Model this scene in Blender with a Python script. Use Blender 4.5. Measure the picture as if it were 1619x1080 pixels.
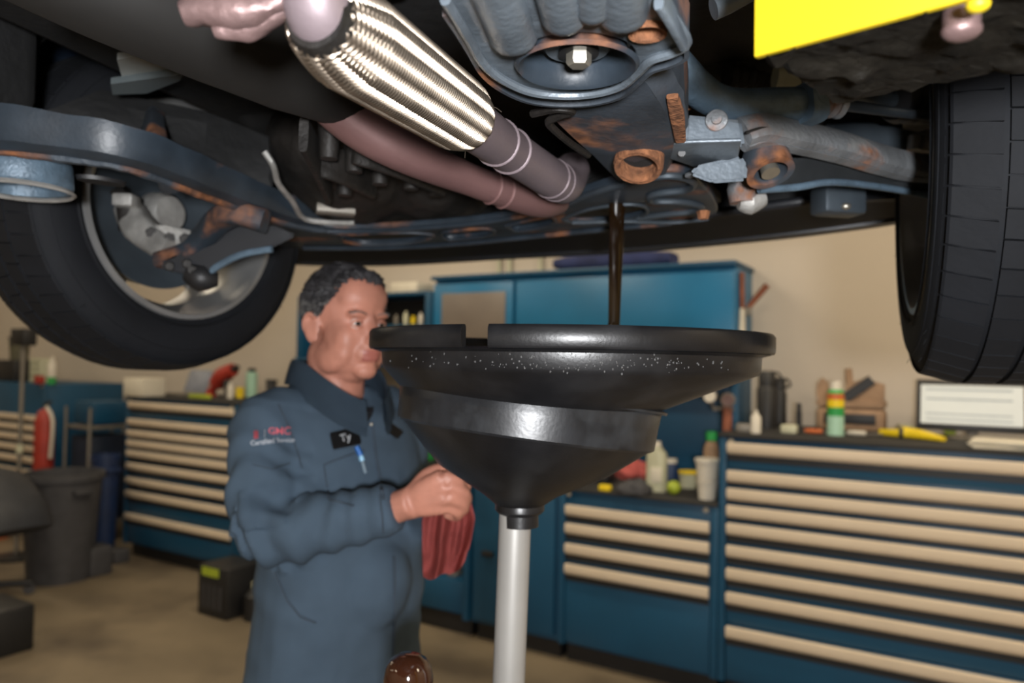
import bpy, bmesh, math, random
from mathutils import Vector, Matrix, noise
from mathutils.bvhtree import BVHTree
for o in list(bpy.data.objects): bpy.data.objects.remove(o)
S = bpy.context.scene
COL = S.collection
RND = random.Random(7)
# ------------------------------------------------------------ camera
FPX, PITCH, ROLL, CAMZ = 1200.0, math.radians(1.6), math.radians(1.0), 1.55
CAM = Vector((0, 0, CAMZ))
FW = Vector((0, math.cos(PITCH), math.sin(PITCH)))
_r, _u = Vector((1, 0, 0)), Vector((0, -math.sin(PITCH), math.cos(PITCH)))
RT = _r*math.cos(ROLL) + _u*math.sin(ROLL)
UP = -_r*math.sin(ROLL) + _u*math.cos(ROLL)
cd = bpy.data.cameras.new('camera'); co = bpy.data.objects.new('camera', cd); COL.objects.link(co)
cd.sensor_width = 36; cd.lens = 36*FPX/1619; cd.clip_start = .02
m = Matrix.Identity(4)
for i in range(3):
    m[i][0] = RT[i]; m[i][1] = UP[i]; m[i][2] = -FW[i]; m[i][3] = CAM[i]
co.matrix_world = m
cd.dof.use_dof = True; cd.dof.focus_distance = .74; cd.dof.aperture_fstop = 4.0
S.camera = co
def ray(x, y): return FW + RT*((x-809.5)/FPX) + UP*((540-y)/FPX)
def D(x, y, d): return CAM + ray(x, y)*d                  # pixel at a depth in metres
def H(x, y, h):                                            # pixel on the level h metres above the lens
    q = ray(x, y); return CAM + q*(h/q.z)
# ------------------------------------------------------------ world, lights, exposure
W = bpy.data.worlds.new('world'); S.world = W; W.use_nodes = True
W.node_tree.nodes['Background'].inputs[0].default_value = (1, .86, .68, 1)
W.node_tree.nodes['Background'].inputs[1].default_value = .08
vs = S.view_settings
S.display_settings.display_device = 'sRGB'
vs.view_transform = 'Standard'; vs.look = 'None'; vs.gamma = 1; vs.use_curve_mapping = False
vs.exposure = 0.0
FLASH_W, LAMP_W = 150, 31
def lamp(name, kind, loc, energy, color, **kw):
    d = bpy.data.lights.new(name, kind); d.energy = energy; d.color = color
    rot = kw.pop('rot', (0, 0, 0))
    for k, v in kw.items(): setattr(d, k, v)
    o = bpy.data.objects.new(name, d); COL.objects.link(o); o.location = loc; o.rotation_euler = rot
    return o
# the photographer's strobe on a stand behind and right of the camera
lamp('photo_strobe', 'SPOT', (.05, -.42, CAMZ-.04), FLASH_W, (.97, .98, 1), spot_size=math.radians(110), spot_blend=.6,
     shadow_soft_size=.06, rot=(math.radians(94), 0, 0))
# ------------------------------------------------------------ room frame (s along the bench, d into the wall)
PHI = math.radians(31.3)
E1 = Vector((math.cos(PHI), -math.sin(PHI), 0)); E2 = Vector((math.sin(PHI), math.cos(PHI), 0))
Q0 = Vector((.66, 3.745, 0))
def RP(s, d, z): return Q0 + E1*s + E2*d + Vector((0, 0, z))
def s_at(px, d):      # s of the vertical plane d that a pixel column meets at eye level
    q = ray(px, 575); a = q.x; b = q.y
    o = Q0 + E2*d
    # o + E1*s parallel to (a,b)
    return (o.y*a - o.x*b)/(E1.x*b - E1.y*a)
def z_at(px, py, d):
    q = ray(px, py); o = Q0 + E2*d
    t = (o.x*E2.x + o.y*E2.y)/(q.x*E2.x + q.y*E2.y); return CAMZ + q.z*t
# ------------------------------------------------------------ object helpers
ORG = {}
def tag(o, label=None, cat=None, group=None, kind=None):
    if label: o['label'] = label
    if cat: o['category'] = cat
    if group: o['group'] = group
    if kind: o['kind'] = kind
    return o
def thing(name, loc, label, cat, group=None):
    o = bpy.data.objects.new(name, None); COL.objects.link(o); o.location = loc
    o.empty_display_size = .05; ORG[o] = Vector(loc)
    return tag(o, label, cat, group)
def link(name, bm, mat, parent=None, smooth=True, label=None, cat=None, group=None, kind=None, angle=40):
    """bm holds world coordinates; it becomes one mesh object under parent"""
    bmesh.ops.recalc_face_normals(bm, faces=bm.faces)
    vs_ = [v.co for v in bm.verts]
    lo = Vector((min(v[i] for v in vs_) for i in range(3))); hi = Vector((max(v[i] for v in vs_) for i in range(3)))
    org = (lo+hi)/2
    if parent is None: org.z = lo.z
    bm.transform(Matrix.Translation(-org))
    me = bpy.data.meshes.new(name)
    if smooth:
        for f in bm.faces: f.smooth = True
        la = math.radians(angle)
        for e in bm.edges:
            if len(e.link_faces) == 2 and e.calc_face_angle(0) > la: e.smooth = False
    bm.to_mesh(me); bm.free()
    o = bpy.data.objects.new(name, me); COL.objects.link(o)
    for mm in (mat if isinstance(mat, (list, tuple)) else [mat]): me.materials.append(mm)
    ORG[o] = org.copy()
    if parent is not None:
        o.parent = parent; o.location = org - ORG[parent]
    else: o.location = org
    return tag(o, label, cat, group, kind)
# ------------------------------------------------------------ shapes
def nb(): return bmesh.new()
def _join(bm, tmp):
    me = bpy.data.meshes.new('tmp'); tmp.to_mesh(me); tmp.free(); bm.from_mesh(me); bpy.data.meshes.remove(me)
def obox(bm, c, ax, ay, az, sx, sy, sz, bev=0, seg=2):
    t = bmesh.new(); bmesh.ops.create_cube(t, size=1)
    for v in t.verts: v.co = Vector((v.co.x*sx, v.co.y*sy, v.co.z*sz))
    if bev: bmesh.ops.bevel(t, geom=t.edges[:], offset=min(bev, .45*min(sx, sy, sz)), segments=seg, profile=.5, affect='EDGES')
    M = Matrix((ax, ay, az)).transposed().to_4x4(); M.translation = c
    t.transform(M); _join(bm, t); return bm
def box(bm, c, s, bev=0, rz=0, seg=2):
    return obox(bm, Vector(c), Vector((math.cos(rz), math.sin(rz), 0)), Vector((-math.sin(rz), math.cos(rz), 0)), Vector((0, 0, 1)), *s, bev, seg)
def rbox(bm, s0, s1, d0, d1, z0, z1, bev=0, seg=2):
    return obox(bm, RP((s0+s1)/2, (d0+d1)/2, (z0+z1)/2), E1, E2, Vector((0, 0, 1)), abs(s1-s0), abs(d1-d0), abs(z1-z0), bev, seg)
def spline(pts, n=6):
    P = [Vector(p) for p in pts]
    if len(P) < 3: return P
    out = []
    for i in range(len(P)-1):
        p0 = P[max(i-1, 0)]; p1 = P[i]; p2 = P[i+1]; p3 = P[min(i+2, len(P)-1)]
        for k in range(n):
            t = k/n
            out.append(.5*((2*p1) + (p2-p0)*t + (2*p0-5*p1+4*p2-p3)*t*t + (3*p1-p0-3*p2+p3)*t**3))
    out.append(P[-1]); return out
def lerpl(vals, n):
    if not isinstance(vals, (list, tuple)): return [vals]*n
    out = []
    for i in range(n):
        t = i/(n-1)*(len(vals)-1) if n > 1 else 0; k = min(int(t), len(vals)-2); out.append(vals[k]+(vals[k+1]-vals[k])*(t-k))
    return out
def sweep(bm, pts, prof, up=None, closed=False, cap=True, scale=None):
    """sweep a list of (a,b) section points along pts; up fixes the b axis, scale gives a factor for every point"""
    P = [Vector(p) for p in pts]; n = len(P); rings = []; last = None
    for i in range(n):
        t = (P[(i+1) % n]-P[i-1]) if closed else (P[min(i+1, n-1)]-P[max(i-1, 0)])
        t.normalize()
        if up is not None:
            a = t.cross(Vector(up)); a.normalize(); b = a.cross(t)
        else:
            if last is None: last = t.orthogonal().normalized()
            a = (last - t*last.dot(t)).normalized(); b = t.cross(a); last = a
        sc = scale[i] if scale else 1
        sa, sb = sc if isinstance(sc, tuple) else (sc, sc)
        rings.append([bm.verts.new(P[i]+a*p*sa+b*q*sb) for p, q in prof])
    m_ = len(prof)
    for i in range(n if closed else n-1):
        A, Bq = rings[i], rings[(i+1) % n]
        for j in range(m_): bm.faces.new((A[j], A[(j+1) % m_], Bq[(j+1) % m_], Bq[j]))
    if cap and not closed:
        bm.faces.new(rings[0][::-1]); bm.faces.new(rings[-1])
    return bm
def circ(r=1, n=12, ry=None): return [(r*math.cos(2*math.pi*k/n), (ry or r)*math.sin(2*math.pi*k/n)) for k in range(n)]
def rrect(w, h, r=.2, n=3):
    r = r*min(w, h); out = []
    for cx, cy, a0 in ((w/2-r, h/2-r, 0), (-w/2+r, h/2-r, 90), (-w/2+r, -h/2+r, 180), (w/2-r, -h/2+r, 270)):
        for k in range(n+1):
            a = math.radians(a0+90*k/n); out.append((cx+r*math.cos(a), cy+r*math.sin(a)))
    return out
def tube(bm, pts, r, n=12, sm=0, cap=True, up=None, closed=False):
    P = spline(pts, sm) if sm else [Vector(p) for p in pts]
    return sweep(bm, P, circ(1, n), up, closed, cap, lerpl(r, len(P)))
def beam(bm, pts, w, h, up=(0, 0, 1), sm=0, rr=.25):
    P = spline(pts, sm) if sm else [Vector(p) for p in pts]
    ws = lerpl(w, len(P)); hs = lerpl(h, len(P))
    return sweep(bm, P, rrect(1, 1, rr), up, False, True, list(zip(ws, hs)))
def lathe(bm, prof, n=32, M=None, close=False, a0=0, a1=2*math.pi):
    """prof is (r,z); full turn about z then moved by M"""
    M = M or Matrix.Identity(4); full = abs(a1-a0-2*math.pi) < 1e-6; rings = []
    for k in range(n if full else n+1):
        a = a0+(a1-a0)*k/n
        rings.append([bm.verts.new(M @ Vector((r*math.cos(a), r*math.sin(a), z))) for r, z in prof])
    L = len(rings)
    for k in range(L if full else L-1):
        A, Bq = rings[k], rings[(k+1) % L]
        for j in range(len(prof) if close else len(prof)-1):
            j2 = (j+1) % len(prof); f = (A[j], Bq[j], Bq[j2], A[j2])
            if len(set(f)) == 4: bm.faces.new(f)
    bmesh.ops.remove_doubles(bm, verts=[v for R in rings for v in R if v.is_valid], dist=1e-6)
    return bm
def axisM(c, z, x=None):
    z = Vector(z).normalized(); x = Vector(x) if x is not None else z.orthogonal()
    x = (x - z*x.dot(z)).normalized(); y = z.cross(x)
    M = Matrix((x, y, z)).transposed().to_4x4(); M.translation = Vector(c); return M
def ell(bm, c, r, M=None, u=20, v=14):
    t = bmesh.new(); bmesh.ops.create_uvsphere(t, u_segments=u, v_segments=v, radius=1)
    for w in t.verts: w.co = Vector((w.co.x*r[0], w.co.y*r[1], w.co.z*r[2])) + Vector(c)
    if M is not None: t.transform(M)
    _join(bm, t); return bm
def loft(bm, rings, cap=True):
    R = [[bm.verts.new(p) for p in r] for r in rings]; n = len(R[0])
    for A, Bq in zip(R, R[1:]):
        for j in range(n): bm.faces.new((A[j], A[(j+1) % n], Bq[(j+1) % n], Bq[j]))
    if cap: bm.faces.new(R[0][::-1]); bm.faces.new(R[-1])
    return bm
def plate(bm, outer, holes, z, th, bev=.002, zf=None, smooth=0):
    """flat sheet from (x,y) outlines with holes, thickness th above z; zf(x,y) adds height"""
    c = bpy.data.curves.new('tmp', 'CURVE'); c.dimensions = '2D'; c.fill_mode = 'BOTH'; c.extrude = max(th/2-bev, .0003); c.bevel_depth = bev; c.bevel_resolution = 2; c.offset = -bev
    for loop in [outer]+list(holes):
        if smooth: 
            L = [Vector((p[0], p[1], 0)) for p in loop]; n = len(L); q = []
            for i in range(n):
                p0, p1, p2, p3 = L[i-1], L[i], L[(i+1) % n], L[(i+2) % n]
                for k in range(smooth):
                    t = k/smooth; q.append(.5*((2*p1)+(p2-p0)*t+(2*p0-5*p1+4*p2-p3)*t*t+(3*p1-p0-3*p2+p3)*t**3))
            loop = q
        sp = c.splines.new('POLY'); sp.points.add(len(loop)-1); sp.use_cyclic_u = True
        for i, p in enumerate(loop): sp.points[i].co = (p[0], p[1], 0, 1)
    o = bpy.data.objects.new('tmp', c); COL.objects.link(o)
    dg = bpy.context.evaluated_depsgraph_get(); me = bpy.data.meshes.new_from_object(o.evaluated_get(dg))
    t = bmesh.new(); t.from_mesh(me); bmesh.ops.remove_doubles(t, verts=t.verts, dist=1e-5)
    for v in t.verts: v.co.z += z + th/2 + (zf(v.co.x, v.co.y) if zf else 0)
    bpy.data.objects.remove(o); bpy.data.curves.remove(c); bpy.data.meshes.remove(me)
    _join(bm, t); return bm
def remesh(bm, vox, it=4, fac=.5):
    me = bpy.data.meshes.new('tmp'); bm.to_mesh(me); bm.free()
    o = bpy.data.objects.new('tmp', me); COL.objects.link(o)
    a = o.modifiers.new('r', 'REMESH'); a.mode = 'VOXEL'; a.voxel_size = vox
    if it: b = o.modifiers.new('s', 'SMOOTH'); b.iterations = it; b.factor = fac
    dg = bpy.context.evaluated_depsgraph_get(); me2 = bpy.data.meshes.new_from_object(o.evaluated_get(dg))
    out = bmesh.new(); out.from_mesh(me2); bpy.data.objects.remove(o); bpy.data.meshes.remove(me); bpy.data.meshes.remove(me2)
    return out
def jitter(bm, amp, sc, seed=0):
    for v in bm.verts: v.co += noise.noise_vector(v.co*sc+Vector((seed, seed*2, 0)))*amp
# ------------------------------------------------------------ materials
MATS = {}
def mat(name, col, rough=.5, metal=0, var=.15, vs_=12, bump=0, bs=80, rust=None, rs=9, spec=.5, trans=0, emit=None, dirt=None, ds=6, coat=0):
    if name in MATS: return MATS[name]
    M = bpy.data.materials.new(name); M.use_nodes = True; nt = M.node_tree; N = nt.nodes; Lk = nt.links.new
    b = N['Principled BSDF']; b.inputs['Roughness'].default_value = rough; b.inputs['Metallic'].default_value = metal
    b.inputs['Specular IOR Level'].default_value = spec; b.inputs['Coat Weight'].default_value = coat
    if trans: b.inputs['Transmission Weight'].default_value = trans
    tc = N.new('ShaderNodeTexCoord')
    def noi(scale, det=5):
        n = N.new('ShaderNodeTexNoise'); n.inputs['Scale'].default_value = scale; n.inputs['Detail'].default_value = det; Lk(tc.outputs['Object'], n.inputs['Vector']); return n
    def ramp(src, a, bb):
        r = N.new('ShaderNodeMapRange'); r.inputs[1].default_value = a; r.inputs[2].default_value = bb; Lk(src, r.inputs[0]); return r.outputs[0]
    def mix(f, A, Bc):
        x = N.new('ShaderNodeMix'); x.data_type = 'RGBA'
        Lk(f, x.inputs[0])
        for s, v in ((6, A), (7, Bc)):
            if isinstance(v, tuple): x.inputs[s].default_value = (*v, 1)
            else: Lk(v, x.inputs[s])
        return x.outputs[2]
    n1 = noi(vs_)
    c = mix(ramp(n1.outputs[0], .3, .7), tuple(k*(1-var) for k in col), tuple(min(1, k*(1+var)) for k in col))
    if dirt: c = mix(ramp(noi(ds, 8).outputs[0], .48, .68), c, dirt)
    if rust is not None:
        f = ramp(noi(rs, 9).outputs[0], rust, rust+.12)
        rc = mix(ramp(noi(60).outputs[0], .35, .65), (.10, .035, .012), (.28, .11, .045)); c = mix(f, c, rc)
        r_ = N.new('ShaderNodeMapRange'); r_.inputs[3].default_value = rough; r_.inputs[4].default_value = .95; Lk(f, r_.inputs[0]); Lk(r_.outputs[0], b.inputs['Roughness'])
        if metal:
            r_ = N.new('ShaderNodeMapRange'); r_.inputs[3].default_value = metal; r_.inputs[4].default_value = 0; Lk(f, r_.inputs[0]); Lk(r_.outputs[0], b.inputs['Metallic'])
    Lk(c, b.inputs['Base Color'])
    if bump:
        bp = N.new('ShaderNodeBump'); bp.inputs['Strength'].default_value = bump; bp.inputs['Distance'].default_value = .01
        Lk(noi(bs, 6).outputs[0], bp.inputs['Height']); Lk(bp.outputs[0], b.inputs['Normal'])
    if emit:
        b.inputs['Emission Color'].default_value = (*emit[0], 1); b.inputs['Emission Strength'].default_value = emit[1]
    MATS[name] = M; return M
BLUE = mat('cabinet_blue', (.006, .062, .13), .42, var=.12, vs_=3)
BLUEB = mat('hutch_blue', (.008, .13, .27), .35, var=.1, vs_=3)
BEIGE = mat('handle_beige', (.68, .57, .43), .45, var=.05, vs_=4)
BLACK = mat('black_plastic', (.012, .012, .013), .5)
RUBMAT = mat('rubber_mat', (.02, .019, .018), .8, bump=.1)
WALL = mat('wall_paint', (.52, .46, .385), .75, var=.04, vs_=1.2, bump=.04, bs=60)
FLOORM = mat('concrete', (.17, .135, .088), .55, var=.25, vs_=1.4, bump=.08, bs=40, dirt=(.085, .066, .045), ds=1.6)
CEIL = mat('ceiling_paint', (.5, .46, .38), .8)
UNDER = mat('underbody_black', (.007, .007, .0072), .7, var=.5, vs_=8, bump=.3, bs=40)
TRAY = mat('undertray_plastic', (.012, .013, .016), .5, var=.4, vs_=5)
FRAME = mat('subframe_paint', (.024, .034, .046), .42, var=.35, vs_=14, bump=.05, bs=160, rust=.57, rs=7)
FRAMER = mat('subframe_rusty', (.045, .055, .068), .5, var=.4, vs_=14, bump=.1, bs=160, rust=.52, rs=9)
STEELG = mat('stamped_grey_steel', (.13, .155, .18), .38, .25, var=.3, vs_=16, bump=.12, bs=150, rust=.66, rs=10)
ARMM = mat('control_arm_steel', (.20, .21, .22), .45, .35, var=.3, vs_=14, bump=.25, bs=130, rust=.54, rs=12)
BAR = mat('sway_bar_blue_grey', (.10, .15, .20), .45, .2, var=.35, vs_=30, bump=.2, bs=160)
RIDGE = mat('rusted_ridge', (.04, .052, .066), .55, var=.4, vs_=14, bump=.3, bs=140, rust=.44, rs=8)
RUST = mat('rust', (.20, .08, .034), .9, var=.5, vs_=60, bump=.5, bs=150)
PIPE = mat('oxidised_exhaust', (.20, .158, .170), .5, .35, var=.12, vs_=10, bump=.05, bs=150)
PIPER = mat('reddish_exhaust', (.17, .09, .085), .55, .3, var=.15, vs_=10, bump=.05, bs=150)
FOIL = mat('crumpled_heat_foil', (.17, .11, .105), .45, .5, var=.25, vs_=25, bump=.2, bs=90)
BRAID = mat('steel_braid', (.25, .205, .16), .32, .9, var=.25, vs_=25)
CAST = mat('cast_gearbox', (.012, .010, .0085), .6, .2, var=.6, vs_=10, bump=.5, bs=40)
ALU = mat('cast_aluminium', (.36, .35, .33), .5, .4, var=.35, vs_=20, bump=.3, bs=80)
RIM = mat('alloy_rim', (.30, .30, .295), .4, .5, var=.15, vs_=10)
TIRE = mat('tyre_rubber', (.0075, .0085, .011), .75, spec=.3, var=.2, vs_=10, bump=.06, bs=120)
ROTOR = mat('brake_shield', (.06, .075, .09), .45, .4, var=.25, vs_=10)
CHROME = mat('zinc_bolt', (.5, .47, .40), .45, .9, var=.15, vs_=40)
YELLOW = mat('lift_yellow', (.55, .40, .012), .45, var=.06, vs_=8)
LIFTB = mat('greasy_black', (.012, .010, .007), .6, var=.6, vs_=20, bump=.5, bs=60)
FUN = mat('funnel_black', (.006, .006, .0068), .36, var=.3, vs_=20, bump=.035, bs=260, dirt=(.013, .013, .014), ds=14)
FUNB = mat('funnel_band', (.011, .012, .014), .34, var=.4, vs_=22, bump=.03, bs=200, dirt=(.028, .031, .035), ds=18)
POST = mat('silver_post', (.38, .37, .35), .38, .4, var=.06, vs_=10)
OIL = mat('engine_oil', (.010, .005, .002), .08, var=.1, coat=.3)
BOWL = mat('brown_bowl', (.035, .012, .006), .08, var=.1, coat=.6)
CLOTH = mat('coverall_cloth', (.062, .092, .128), .9, var=.10, vs_=14, bump=.12, bs=350, spec=.2)
CLOTHD = mat('coverall_seam', (.05, .068, .09), .9, spec=.2)
UNDERSH = mat('black_shirt', (.010, .011, .015), .9)
SKIN = mat('skin', (.50, .215, .15), .5, var=.16, vs_=22, bump=.06, bs=200)
LIP = mat('lips', (.40, .13, .10), .45)
HAIR = mat('dark_hair', (.022, .020, .022), .6, var=.6, vs_=50)
HAIRG = mat('greying_hair', (.10, .095, .09), .6, var=.5, vs_=50)
EYEW = mat('eye_white', (.62, .56, .52), .25)
IRIS = mat('iris', (.03, .022, .018), .2)
RAG = mat('red_rag', (.46, .11, .10), .95, var=.15, vs_=18, bump=.2, bs=250, spec=.1)
WHITE = mat('white_plastic', (.62, .58, .50), .5, var=.06)
OFFW = mat('milky_plastic', (.50, .50, .36), .45, var=.1)
GREYP = mat('grey_plastic', (.045, .045, .05), .7, var=.2)
GREYM = mat('grey_metal', (.22, .20, .17), .5, .4)
REDP = mat('red_plastic', (.33, .03, .018), .5)
ORANGE = mat('orange_plastic', (.50, .12, .03), .5)
GREEN = mat('green_plastic', (.02, .28, .06), .5)
LIME = mat('lime_plastic', (.34, .42, .03), .5)
YEL = mat('yellow_plastic', (.75, .55, .01), .5, var=.08)
MINT = mat('mint_plastic', (.36, .58, .45), .45, var=.05)
NAVY = mat('navy_fabric', (.02, .03, .10), .85, var=.4, vs_=8)
DBLUE = mat('dark_blue_plastic', (.01, .03, .09), .5)
LEATH = mat('tan_leather', (.30, .19, .115), .65, var=.2, vs_=12, bump=.1)
WOOD = mat('brown_wood', (.22, .07, .035), .6, var=.3)
PAPER = mat('paper', (.62, .58, .48), .8, var=.05)
BOARD = mat('grey_board', (.16, .135, .115), .35, var=.15, vs_=3)
SCREEN = mat('lit_screen', (.5, .52, .5), .3, var=.03, emit=((.82, .86, .82), .25))
SCRT = mat('screen_print', (.2, .22, .22), .4, emit=((.5, .54, .54), .3))
TUBEM = mat('lamp_tube', (1, .9, .75), .5, var=0, emit=((1, .83, .6), 6))
GAPLIGHT = mat('gap_light_pale', (.42, .44, .42), .45, .3)  # pale grey that imitates light showing through the wheel well
PINK = mat('pink_thread', (.55, .10, .13), .8)
WTHR = mat('white_thread', (.45, .47, .50), .8)
# ============================================================ the room
BACKD = .80                                         # the wall's distance behind the cabinet fronts
CH = 3.7
bm = nb(); v = [bm.verts.new(RP(s, d, 0)) for s, d in ((-10, -7.5), (5, -7.5), (5, BACKD), (-10, BACKD))]; bm.faces.new(v)
link('floor', bm, FLOORM, kind='structure', smooth=False)
bm = nb(); rbox(bm, -10.1, 5.1, -7.6, BACKD+.1, CH, CH+.1); link('ceiling', bm, CEIL, kind='structure', smooth=False)
for nm, a in (('wall_back', (-10, 5, BACKD, BACKD+.1)), ('wall_right', (5, 5.1, -7.5, BACKD)), ('wall_left', (-10.1, -10, -7.5, BACKD)), ('wall_front', (-10, 5, -7.6, -7.5))):
    bm = nb(); rbox(bm, a[0], a[1], a[2], a[3], 0, CH); link(nm, bm, WALL, kind='structure', smooth=False)
# ceiling lamps of the workshop: two rows over the floor
k = 0
for s in (-7.6, -4.6, -1.6, 1.4, 3.9):
    for d in (-.75, -2.2, -6.0):
        c = RP(s, d, CH-.12)
        t = thing('ceiling_lamp', RP(s, d, CH-.20), 'fluorescent ceiling lamp fixture over the workshop floor', 'lamp', 'ceiling lamps')
        bm = nb(); obox(bm, c, E1, E2, Vector((0, 0, 1)), 1.3, .26, .08, .01); link('housing', bm, WHITE, t)
        bm = nb(); obox(bm, c+Vector((0, 0, .08)), E1, E2, Vector((0, 0, 1)), .05, .05, .09); link('hanger', bm, GREYM, t)
        for q in (-.06, .06):
            bm = nb(); tube(bm, [c+E1*-.6+E2*q+Vector((0, 0, -.055)), c+E1*.6+E2*q+Vector((0, 0, -.055))], .014, 8); link('tube', bm, TUBEM, t)
        lamp('ceiling_lamp_light', 'AREA', c+Vector((0, 0, -.09)), LAMP_W*(.45 if s < -4 else 1), (1, .85, .64), shape='RECTANGLE', size=1.2, size_y=.22, rot=(0, 0, -PHI))
# ============================================================ cabinets along the wall
def drawer_cabinet(label, s0, s1, d0, depth, top, tops, kick=.10, mat_=BLUE):
    t = thing('drawer_cabinet', RP((s0+s1)/2, d0+depth/2, 0), label, 'cabinet')
    bm = nb(); rbox(bm, s0, s1, d0+.02, d0+depth, kick, top, .004); link('body', bm, mat_, t)
    bm = nb(); rbox(bm, s0+.02, s1-.02, d0+.07, d0+depth-.02, 0, kick); link('plinth', bm, BLACK, t)
    for e in (s0+.016, s1-.016):
        bm = nb(); rbox(bm, e-.016, e+.016, d0-.004, d0+.03, kick, top, .003); link('corner_post', bm, mat_, t)
    z = tops[0]+.006; zs = [z0 for z0 in tops]
    for i, zt in enumerate(zs):
        zb = zs[i+1]+.012 if i+1 < len(zs) else kick+.02
        bm = nb(); rbox(bm, s0+.036, s1-.036, d0+.002, d0+.022, zb, zt+.004, .002); dr = link('drawer_front', bm, mat_, t)
        bm = nb()          # full width pull: a rounded channel
        c0, c1 = RP(s0+.040, d0-.008, zt-.028), RP(s1-.040, d0-.008, zt-.028)
        sweep(bm, [c0, c1], [(-.026, .016), (.012, .016), (.026, .006), (.028, -.006), (.020, -.012), (-.026, -.014)], up=-E2)
        bmesh.ops.bevel(bm, geom=bm.edges[:], offset=.002, segments=1, affect='EDGES'); link('pull', bm, BEIGE, dr)
        bm = nb(); rbox(bm, s0+.04, s1-.04, d0-.004, d0+.006, zt-.085 if zt-.085 > zb else zb, zt-.058); link('shadow_strip', bm, BLACK, dr)  # black strip painted as the shade below the pull
    for e in (s0+.055, s1-.055):
        bm = nb(); o = RP(e, d0-.002, top-.018); lathe(bm, [(0, 0), (.012, 0), (.012, .008), (0, .008)], 12, axisM(o, -E2)); link('lock', bm, CHROME, t)
    return t
SB = s_at(1139, 0)                                    # joint between the mid and the right cabinet
TOPH = 1.235
def tops_from(px, ys, d=0): return [z_at(px, y, d) for y in ys]
RT_TOPS = tops_from(1146, (698, 742, 770, 797, 825, 860, 896, 934, 988))
drawer_cabinet('wide blue drawer cabinet with nine long beige pulls below the monitor', SB, SB+1.5, 0, .74, TOPH-.012, RT_TOPS)
def slab(name, s0, s1, d0, d1, z0, z1, m_, label, cat): bm = nb(); rbox(bm, s0, s1, d0, d1, z0, z1, .003); return link(name, bm, m_, None, label=label, cat=cat)
slab('worktop', SB-.005, SB+1.51, -.012, .76, TOPH-.012, TOPH+.004, RUBMAT, 'black rubber worktop mat on the wide blue drawer cabinet', 'worktop')
SM = s_at(889, 0)
MT = tops_from(897, (797, 826, 858, 890))
BT = .905
drawer_cabinet('low blue bench cabinet with four beige drawer pulls beside the silver post', SM, SB-.004, 0, .74, BT-.012, MT)
SD = s_at(748, 0)
# door cabinet left of it
t = thing('door_cabinet', RP((SD+SM)/2, .37, 0), 'blue bench cabinet with one plain door behind the silver post', 'cabinet')
bm = nb(); rbox(bm, SD, SM-.004, .02, .74, .1, BT-.012, .004); link('body', bm, BLUE, t)
bm = nb(); rbox(bm, SD+.02, SM-.02, .07, .72, 0, .1); link('plinth', bm, BLACK, t)
bm = nb(); rbox(bm, SD+.03, SM-.03, -.002, .02, .13, BT-.04, .003); dr = link('door', bm, BLUE, t)
bm = nb(); a = s_at(775, 0); za = z_at(775, 875, 0); rbox(bm, a-.02, a+.05, -.03, -.002, za-.014, za+.014, .006); link('handle', bm, BLACK, dr)
# open bay with a low shelf
SO = s_at(500, 0)
t = thing('open_bench_bay', RP((SO+SD)/2, .37, 0), 'open blue bench bay with a low shelf behind the mechanic', 'bench')
for a, b in ((SO, SO+.04), (SD-.044, SD-.004)): bm = nb(); rbox(bm, a, b, .0, .74, .1, BT-.012, .003); link('side_panel', bm, BLUE, t)
bm = nb(); rbox(bm, SO+.04, SD-.044, .70, .73, .12, BT-.012); link('back_panel', bm, BLUE, t)
bm = nb(); rbox(bm, SO+.04, SD-.044, .03, .70, .12, .30, .003); link('shelf', bm, BLUE, t)
bm = nb(); rbox(bm, SO+.04, SD-.044, .0, .03, BT-.10, BT-.012); link('apron', bm, BLUE, t)
bm = nb(); rbox(bm, SO+.02, SD-.02, .07, .72, 0, .1); link('plinth', bm, BLACK, t)
slab('worktop', SO-.01, SB-.006, -.012, .76, BT-.012, BT+.004, RUBMAT, 'black rubber mat running along the low blue bench', 'worktop')
for i, (px, c) in enumerate(((668, REDP), (690, OFFW), (722, GREYM))):
    a = s_at(px, .12); bm = nb()
    if i == 0: rbox(bm, a-.05, a+.05, .08, .18, .301, .36, .01)
    elif i == 1: lathe(bm, [(0, 0), (.03, 0), (.03, .08), (.012, .10), (.012, .12), (0, .12)], 14, Matrix.Translation(RP(a, .12, .301)))
    else: lathe(bm, [(.0, 0), (.05, 0), (.055, .05), (.045, .05), (.04, .008), (0, .008)], 16, Matrix.Translation(RP(a, .14, .301)))
    link(('small_box', 'small_bottle', 'metal_dish')[i], bm, c, None, label=('small red box on the low shelf of the open bay', 'small milky bottle on the low shelf of the open bay', 'round metal dish on the low shelf of the open bay')[i], cat=('box', 'bottle', 'dish')[i])
# the far drawer cabinet on the left
fl = RAYF = None
def floor_px(x, y): return H(x, y, -CAMZ)
A, Bp = floor_px(200, 882), floor_px(374, 921)
dl = (A-Q0).dot(E2)*.5 + (Bp-Q0).dot(E2)*.5
LS0, LS1 = s_at(203, dl), s_at(378, dl)
LT = tops_from(206, (634, 661, 679, 695, 711, 731, 754, 775, 811), dl)
LTOP = z_at(206, 627, dl)
drawer_cabinet('tall blue drawer cabinet with nine beige pulls left of the mechanic', LS0, LS1, dl, .70, LTOP-.01, LT)
slab('worktop', LS0-.005, LS1+.005, dl-.01, dl+.71, LTOP-.01, LTOP+.004, RUBMAT, 'black mat on top of the tall drawer cabinet at left', 'worktop')
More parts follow.
